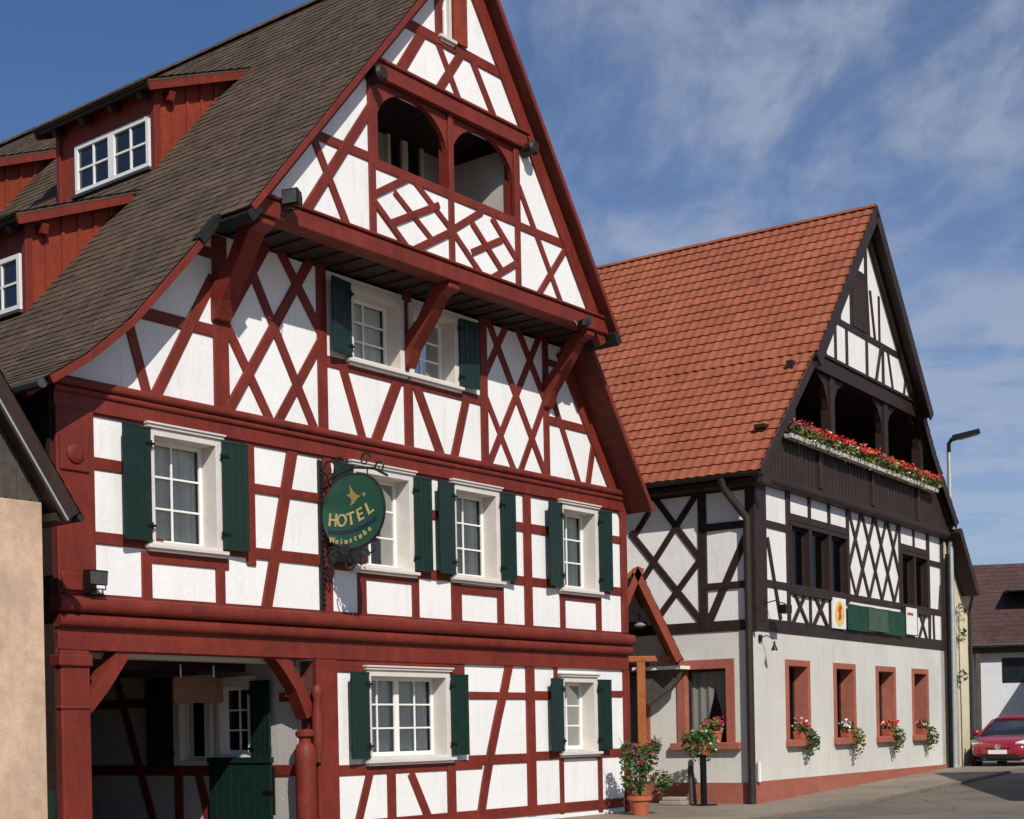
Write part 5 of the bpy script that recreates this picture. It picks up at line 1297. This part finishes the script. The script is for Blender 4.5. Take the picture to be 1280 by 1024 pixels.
# ---------------------------------------------------------------- street lamp
r = ray(1194, 960); p = Vector((r.x*41.3, 41.3, .36))
e = empty('street_lamp', p, 'tall pale steel street lamp with a flat dark head by the inn corner', 'street lamp')
ztop = CZ+(904-566)/F*p.y
m = MB(); m.tube([p, p+Vector((0, 0, 1.2))], .10, 14); m.tube([p+Vector((0, 0, 1.2)), Vector((p.x, p.y, ztop))], .085, 14, .06)
m.lathe(p, [(.16, 0), (.16, .04), (.11, .06)], 14); m.build('pole', M['galv'], e, smooth=True)
t = Vector((p.x, p.y, ztop)); ar_ = Vector((.95, -.3, 0)).normalized()
m = MB(); m.tube([t-Vector((0, 0, .05)), t+Vector((0, 0, .25)), t+Vector((0, 0, .36))+ar_*.08, t+ar_*.2+Vector((0, 0, .42))], .055, 10); m.build('arm', M['black'], e, smooth=True)
m = MB(); q = Plane((0, 0), 0); q.o = Vector((t.x, t.y, 0)); q.d = ar_; q.n = Vector((ar_.y, -ar_.x, 0)); z0 = ztop+.36
P = q.P
m.hexa([P(.06, z0-.05, .1), P(.85, z0+.12, .10), P(.85, z0+.12, -.10), P(.06, z0-.05, -.1), P(.1, z0+.12, .06), P(.83, z0+.25, .06), P(.83, z0+.25, -.06), P(.1, z0+.12, -.06)])
m.build('lamp_head', M['black'], e, bevel=.02)
m = MB(); m.hexa([P(.3, z0-.022, .08), P(.8, z0+.088, .08), P(.8, z0+.088, -.08), P(.3, z0-.022, -.08), P(.3, z0+.01, .08), P(.8, z0+.12, .08), P(.8, z0+.12, -.08), P(.3, z0+.01, -.08)]); m.build('lens', M['zinc'], e)

# ================================================================ FAR HOUSES
H3 = empty('cream_house', B.P(14, .36, -3), 'narrow cream rendered house end seen just behind the street lamp', 'house')
ue = B.uz(1211, 860)[0]
za, zb3 = B.uz(1222, 738, .45), B.uz(1197, 650, .45)
print('b3', ue, za, zb3)
slp = (zb3[1]-za[1])/(zb3[0]-za[0])
ur_, zr3 = za[0]-3.2, za[1]-slp*3.2
pr = [(za[0], za[1]), (ur_, zr3)]; pl_ = [(ur_-3.2, za[1]), (ur_, zr3)]
m = MB(); m.poly(B, [(WB+.25, -5), (ue, -5), (ue, za[1]+slp*(ue-za[0])-.2), (WB+.25, za[1]+slp*(WB+.25-za[0])-.2)], -6, 0.0); m.build('wall', M['cream_wall'], H3)
m = MB(); m.strip(B, [pr[0], (WB+.2, za[1]+slp*(WB+.2-za[0]))], .03, .16, -6, .45); m.build('roof_deck', M['brown_board'], H3)
m = MB(); m.strip(B, [pr[0], (WB+.2, za[1]+slp*(WB+.2-za[0]))], 0, .22, .452, .5); m.build('verge_board', M['brown_timber'], H3)
t_ = tiles(B, [pr[0], (WB+.2, za[1]+slp*(WB+.2-za[0]))], lambda z: .5, -6, .2, .2, False, None, 31); t_.build('roof', M['tile_dark'], H3)
m = MB(); m.tube([B.P(za[0]+.04, za[1]-.08, .5), B.P(za[0]+.04, za[1]-.08, -6)], .07, 8); m.tube([B.P(za[0]+.04, za[1]-.08, .3), B.P(ue+.08, za[1]-.5, .05), B.P(ue+.08, 0.4, .05)], .05, 8); m.build('gutter', M['pipe'], H3, smooth=True)
# climber on the cream house
e = empty('climbing_plant', B.P(13.6, .36, .15), 'thin climbing plant with a few leaf tufts on the cream wall', 'plant')
m = MB(); uc_ = B.uz(1199, 800, .1)[0]
m.tube([B.P(uc_, .36, .12), B.P(uc_+.05, 2.0, .1), B.P(uc_-.03, 3.6, .1), B.P(uc_+.05, 5.0, .1)], .02, 6, .01); m.build('stem', M['boards_grey'], e)
cl_ = {}
for zz_, r_ in ((4.75, .17), (4.1, .14), (2.95, .15)):
    for mb, mk in plant_mesh(None, B.P(uc_+.05, zz_, .16), (r_, r_*.7, r_*1.3), 34, .11, [], int(zz_*10), droop=.1):
        q = cl_.setdefault(mk, MB()); base = len(q.v); q.v += mb.v; q.f += [[base+j for j in f] for f in mb.f]; q.mi += mb.mi; q.tone += mb.tone
for mk, q in cl_.items(): q.build('foliage', M[mk], e)
# yellowish utility box
p = ground_pt(1207, 956, .36)
q = Plane((p.x, p.y), 40)
e = empty('utility_box', p, 'yellowish metal utility box standing at the foot of the cream wall', 'utility box')
m = MB(); m.box(q, -.16, .16, .34, 1.12, -.12, .12); m.build('cabinet', M['bollard'], e, bevel=.02)
m = MB(); m.box(q, -.18, .18, 1.121, 1.17, -.14, .14); m.build('lid', M['zinc'], e, bevel=.01)
m = MB(); m.box(q, -.13, .13, .45, 1.08, .121, .128); m.build('door', M['bollard'], e)
# end house across the square
D = plane_px(1212, 60.0, -12)
H4 = empty('white_house', D.P(5, .36, -4), 'white rendered house with a broad plum brown roof behind the red car', 'house')
zt4 = D.uz(1235, 706, -4)[1]; ze4 = D.uz(1245, 806, 0.5)[1]
print('h4', zt4, ze4)
u40 = D.uz(1211, 860)[0]
a4, b4 = D.uz(1252, 822)[0], D.uz(1300, 852)[0]; c4, d4 = D.uz(1260, 854)[1], D.uz(1260, 822)[1]
m = MB(); m.poly(D, rect(-6, 14, -3, ze4-.1), -.3, 0, [rect(a4, b4, c4, d4)]); m.box(D, -6, 14, -3, ze4-.1, -8, -7.8)
m.build('wall', M['grey_wall'], H4)
m = MB(); m.box(D, a4, b4, c4, d4, -.25, -.2); m.build('window', M['car_glass'], H4)
Ds = side_plane(D, 0)   # profile across the roof
prf = [(0.55, ze4), (-4.0, zt4)]
for pr4, sg4 in (([(0.55, ze4), (-4.0, zt4)], 1), ([(-8.55, ze4), (-4.0, zt4)], -1)):
    t_ = tiles(Ds, pr4, lambda z: 6.3, -14.3, .30, .28, False, None, 41); t_.build('roof', M['brown_roof'], H4)
    m = MB(); m.strip(Ds, pr4, .0, .14, -14.3, 6.3); m.build('roof_deck', M['brown_board'], H4)
m = MB(); m.poly(Ds, [(0, ze4-.2), (-8, ze4-.2), (-4, zt4-.2)], -14.0, -13.8); m.poly(Ds, [(0, ze4-.2), (-8, ze4-.2), (-4, zt4-.2)], 5.8, 6.0); m.build('gable', M['grey_wall'], H4)
m = MB(); m.tube([D.P(-6.3, ze4-.02, .62), D.P(14.3, ze4-.02, .62)], .08, 8); m.box(D, -6.2, 14.2, ze4-.32, ze4-.1, .02, .4); m.build('gutter', M['pipe'], H4)
m = MB(); uu = D.uz(1222, 850)[0]; m.box(D, uu-.09, uu+.09, 0, ze4-.33, .25, .42); m.build('porch_post', M['boards_grey'], H4)
# open skylight on its roof
u5, z5 = D.uz(1270, 762, -1.6)
sk = MB(); f5, tot5 = prof_fn(prf)
def rp(s, o, h): p_, n_ = f5(s); p_ = p_+n_*h; return Ds.P(p_.x, p_.y, o)
s0 = tot5*.40; s1 = tot5*.62; ol = -(u5-.35); orr = -(u5+1.2)
fr_ = [rp(s1, ol, .05), rp(s1, orr, .05), rp(s0, orr, 1.0), rp(s0, ol+0.0, 1.0)]
sk.tube(fr_+fr_[:1], .07, 6)
sko = sk.build('skylight', M['black'], H4)
m = MB(); m.add(fr_, [(0, 1, 2, 3)]); m.build('pane', M['car_glass'], sko)

def shade_house(o, deg, w, dp, eave, ridge, wallm, roofm, label, z0=.36):
    pl = Plane(o, deg); e = empty('house', pl.P(w/2, z0, -dp/2), label, 'house'); hs = []
    wins = [(x, z) for x in [0.12*w+0.19*w*k for k in range(5)] for z in (1.3, 4.0) if z+1.3 < eave]
    for x, z in wins:
        m = MB()
        for q in ((x-.5, x-.42, z, z+1.3), (x+.42, x+.5, z, z+1.3), (x-.42, x+.42, z, z+.08), (x-.42, x+.42, z+1.22, z+1.3), (x-.03, x+.03, z+.08, z+1.22)): m.box(pl, *q, -.15, .03)
        wn_ = m.build('window', M['white'], e); m = MB(); m.box(pl, x-.45, x+.45, z+.04, z+1.26, -.1, -.08); m.build('pane', M['car_glass'], wn_)
        hs.append(rect(x-.45, x+.45, z+.05, z+1.25))
    m = MB(); m.poly(pl, [(0, -3), (w, -3), (w, eave), (w/2, ridge-.1), (0, eave)], -.3, 0, hs); m.build('wall', wallm, e)
    m = MB(); m.poly(pl, [(0, -3), (w, -3), (w, eave), (w/2, ridge-.1), (0, eave)], -dp, -dp+.3); m.build('wall', wallm, e)
    for u0 in (0, w-.3): m = MB(); m.box(pl, u0, u0+.3, -3, eave-.05, -dp+.31, -.31); m.build('wall', wallm, e)
    sl_ = (ridge-eave)/(w/2)
    for sg in (-1, 1):
        pr = [(w/2+sg*(w/2+.5), eave-.5*sl_+.15), (w/2, ridge+.15)]
        m = MB(); m.strip(pl, pr, .02, .14, -dp-.4, .5); m.build('roof_deck', M['brown_board'], e)
        tiles(pl, pr, lambda z: .52, -dp-.4, .3, .3, False, None, 51).build('roof', roofm, e)
shade_house((21.3, 55.4), -12, 9, 7, 5.2, 9.6, M['cream_wall'], M['brown_roof'], 'unseen cream gabled house added beyond the right edge to shade the white house')  # out of view, added so its gable throws shade on the white house
pf = B.P(7.0, 0, 11.2); shade_house((pf.x, pf.y), 55.8+180, 9.0, 12, 6.2, 10.2, M['grey_wall'], M['tile_red'], 'unseen grey gabled house added across the street to shade the road')  # out of view, added and sized for its shadow on the road

# ================================================================ CAR
def make_car():
    heading = -B.d                                 # nose towards the camera, along the street
    ctr = B.P(15.6, .31, 1.08); e = empty('parked_car', ctr, 'red hatchback parked nose on beyond the cream house', 'car')
    X = heading; Y = Vector((-heading.y, heading.x, 0))
    def W(x, y, z): return ctr+X*x+Y*y+Vector((0, 0, z))
    # stations: x, half width, z bottom, z shoulder, z crown
    st = [(-1.98, .60, .42, .72, .80), (-1.92, .80, .30, .86, .98), (-1.5, .86, .22, .90, 1.02), (-.8, .88, .20, .90, 1.0), (0.2, .88, .20, .90, .96), (.95, .875, .20, .88, .96),
          (1.35, .86, .22, .80, .90), (1.72, .82, .24, .72, .80), (1.93, .72, .28, .62, .68), (2.00, .55, .34, .54, .58)]
    m = MB(); n = 12; vs = []
    for x, w, zb, zs, zc in st:
        ring = [(-w*.80, zb), (-w*.97, zb+.10), (-w, (zb+zs)/2), (-w*.97, zs), (-w*.80, zc-.02), (-w*.35, zc), (w*.35, zc), (w*.80, zc-.02), (w*.97, zs), (w, (zb+zs)/2), (w*.97, zb+.10), (w*.80, zb)]
        vs += [W(x, y, z) for y, z in ring]
    fs = []
    for i in range(len(st)-1):
        for k in range(n): a = i*n+k; b = i*n+(k+1) % n; fs.append((a, b, b+n, a+n))
    fs += [tuple(range(n)), tuple((len(st)-1)*n+k for k in range(n-1, -1, -1))]
    m.add(vs, fs); b = m.build('body', M['car_red'], e, smooth=True); ss = b.modifiers.new('s', 'SUBSURF'); ss.levels = ss.render_levels = 2
    # glasshouse
    g = [(-1.75, .68, .95, 1.00), (-1.45, .66, .95, 1.36), (-.9, .64, .95, 1.44), (-.1, .64, .94, 1.46), (.35, .66, .93, 1.38), (1.12, .74, .90, .94)]
    m = MB(); vs = []
    for x, w, zb, zt in g:
        k = min(1, (zt-zb)/.5); wt = w*(1-.16*k); vs += [W(x, -w-.06, zb), W(x, -wt, zt-.05*k), W(x, -wt*.8, zt), W(x, wt*.8, zt), W(x, wt, zt-.05*k), W(x, w+.06, zb)]
    fs = []
    for i in range(len(g)-1):
        for k in range(5): a = i*6+k; fs.append((a, a+1, a+7, a+6))
    fs += [tuple(range(6)), tuple(5*6+k for k in range(5, -1, -1))]
    m.add(vs, fs); m.build('windscreen', M['car_glass'], e, smooth=True)
    m = MB(); vs = []
    for x, w, zt in ((-1.5, .56, 1.36), (-.9, .56, 1.46), (-.1, .56, 1.48), (.36, .57, 1.40)):
        vs += [W(x, -w, zt-.03), W(x, -w*.6, zt+.005), W(x, w*.6, zt+.005), W(x, w, zt-.03)]
    m.add(vs, [(i*4+k, i*4+k+1, i*4+k+5, i*4+k+4) for i in range(3) for k in range(3)]); r = m.build('roof', M['car_red'], e, smooth=True)
    sd = r.modifiers.new('t', 'SOLIDIFY'); sd.thickness = .03
    m = MB()
    for s in (-1, 1):
        m.tube([W(.36, s*.585, 1.36), W(.8, s*.68, 1.12), W(1.14, s*.76, .93)], .028, 6); m.tube([W(-.45, s*.60, 1.42), W(-.42, s*.72, .95)], .03, 6); m.tube([W(-1.48, s*.58, 1.34), W(-1.75, s*.72, .97)], .05, 6)
    m.build('pillar', M['car_red'], e, smooth=True)
    for s in (-1, 1):
        m = MB(); P_ = [W(1.80, s*.42, .60), W(1.72, s*.74, .64), W(1.50, s*.85, .74), W(1.62, s*.76, .80), W(1.84, s*.46, .70)]
        Q_ = [p_+X*.09+Vector((0, 0, .02))+Y*s*.02 for p_ in P_]
        m.add(P_+Q_, [(0, 1, 2, 3, 4), (5, 6, 7, 8, 9)]+[(i, (i+1) % 5, (i+1) % 5+5, i+5) for i in range(5)]); m.build('headlight', M['lens'], e)
        m = MB(); m.lathe(W(.75, s*.97, 1.0)-X*.05, [(.04, 0), (.10, .03), (.10, .10), (.04, .14)], 10, X); m.tube([W(.72, s*.86, .95), W(.72, s*.95, .98)], .02, 6); m.build('mirror', M['car_red'], e, smooth=True)
        for x in (-1.25, 1.25):
            m = MB(); c = W(x, s*.89, .31); ax = Y*s
            m.lathe(c-ax*.18, [(.20, 0), (.29, .0), (.315, .03), (.315, .16), (.29, .19), (.20, .19)], 22, ax); w = m.build('wheel', M['rubber'], e, smooth=True)
            m = MB(); m.lathe(c-ax*.03, [(.20, 0), (.20, .03), (.05, .045)], 14, ax); m.build('rim', M['galv'], w)
    q = Plane((0, 0), 0); q.o = Vector((ctr.x, ctr.y, 0))+X*0; q.d = -Y; q.n = X; z = ctr.z
    m = MB(); m.box(q, -.50, .50, z+.27, z+.40, 1.90, 1.985); m.box(q, -.34, .34, z+.53, z+.585, 1.88, 1.99); m.build('grille', M['rubber'], e)
    m = MB(); m.box(q, -.26, .26, z+.40, z+.51, 2.00, 2.02); m.build('licence_plate', M['white'], e)
    m = MB(); m.lathe(W(1.96, 0, .585), [(.075, 0), (.085, .03), (.06, .045)], 18, X); m.build('badge', M['chrome'], e, smooth=True)
    m = MB(); m.box(q, -.62, .62, z+.20, z+.25, 1.86, 1.96); m.build('bumper_lip', M['rubber'], e)
make_car()
scene.cycles.max_bounces = 8; scene.cycles.transparent_max_bounces = 12
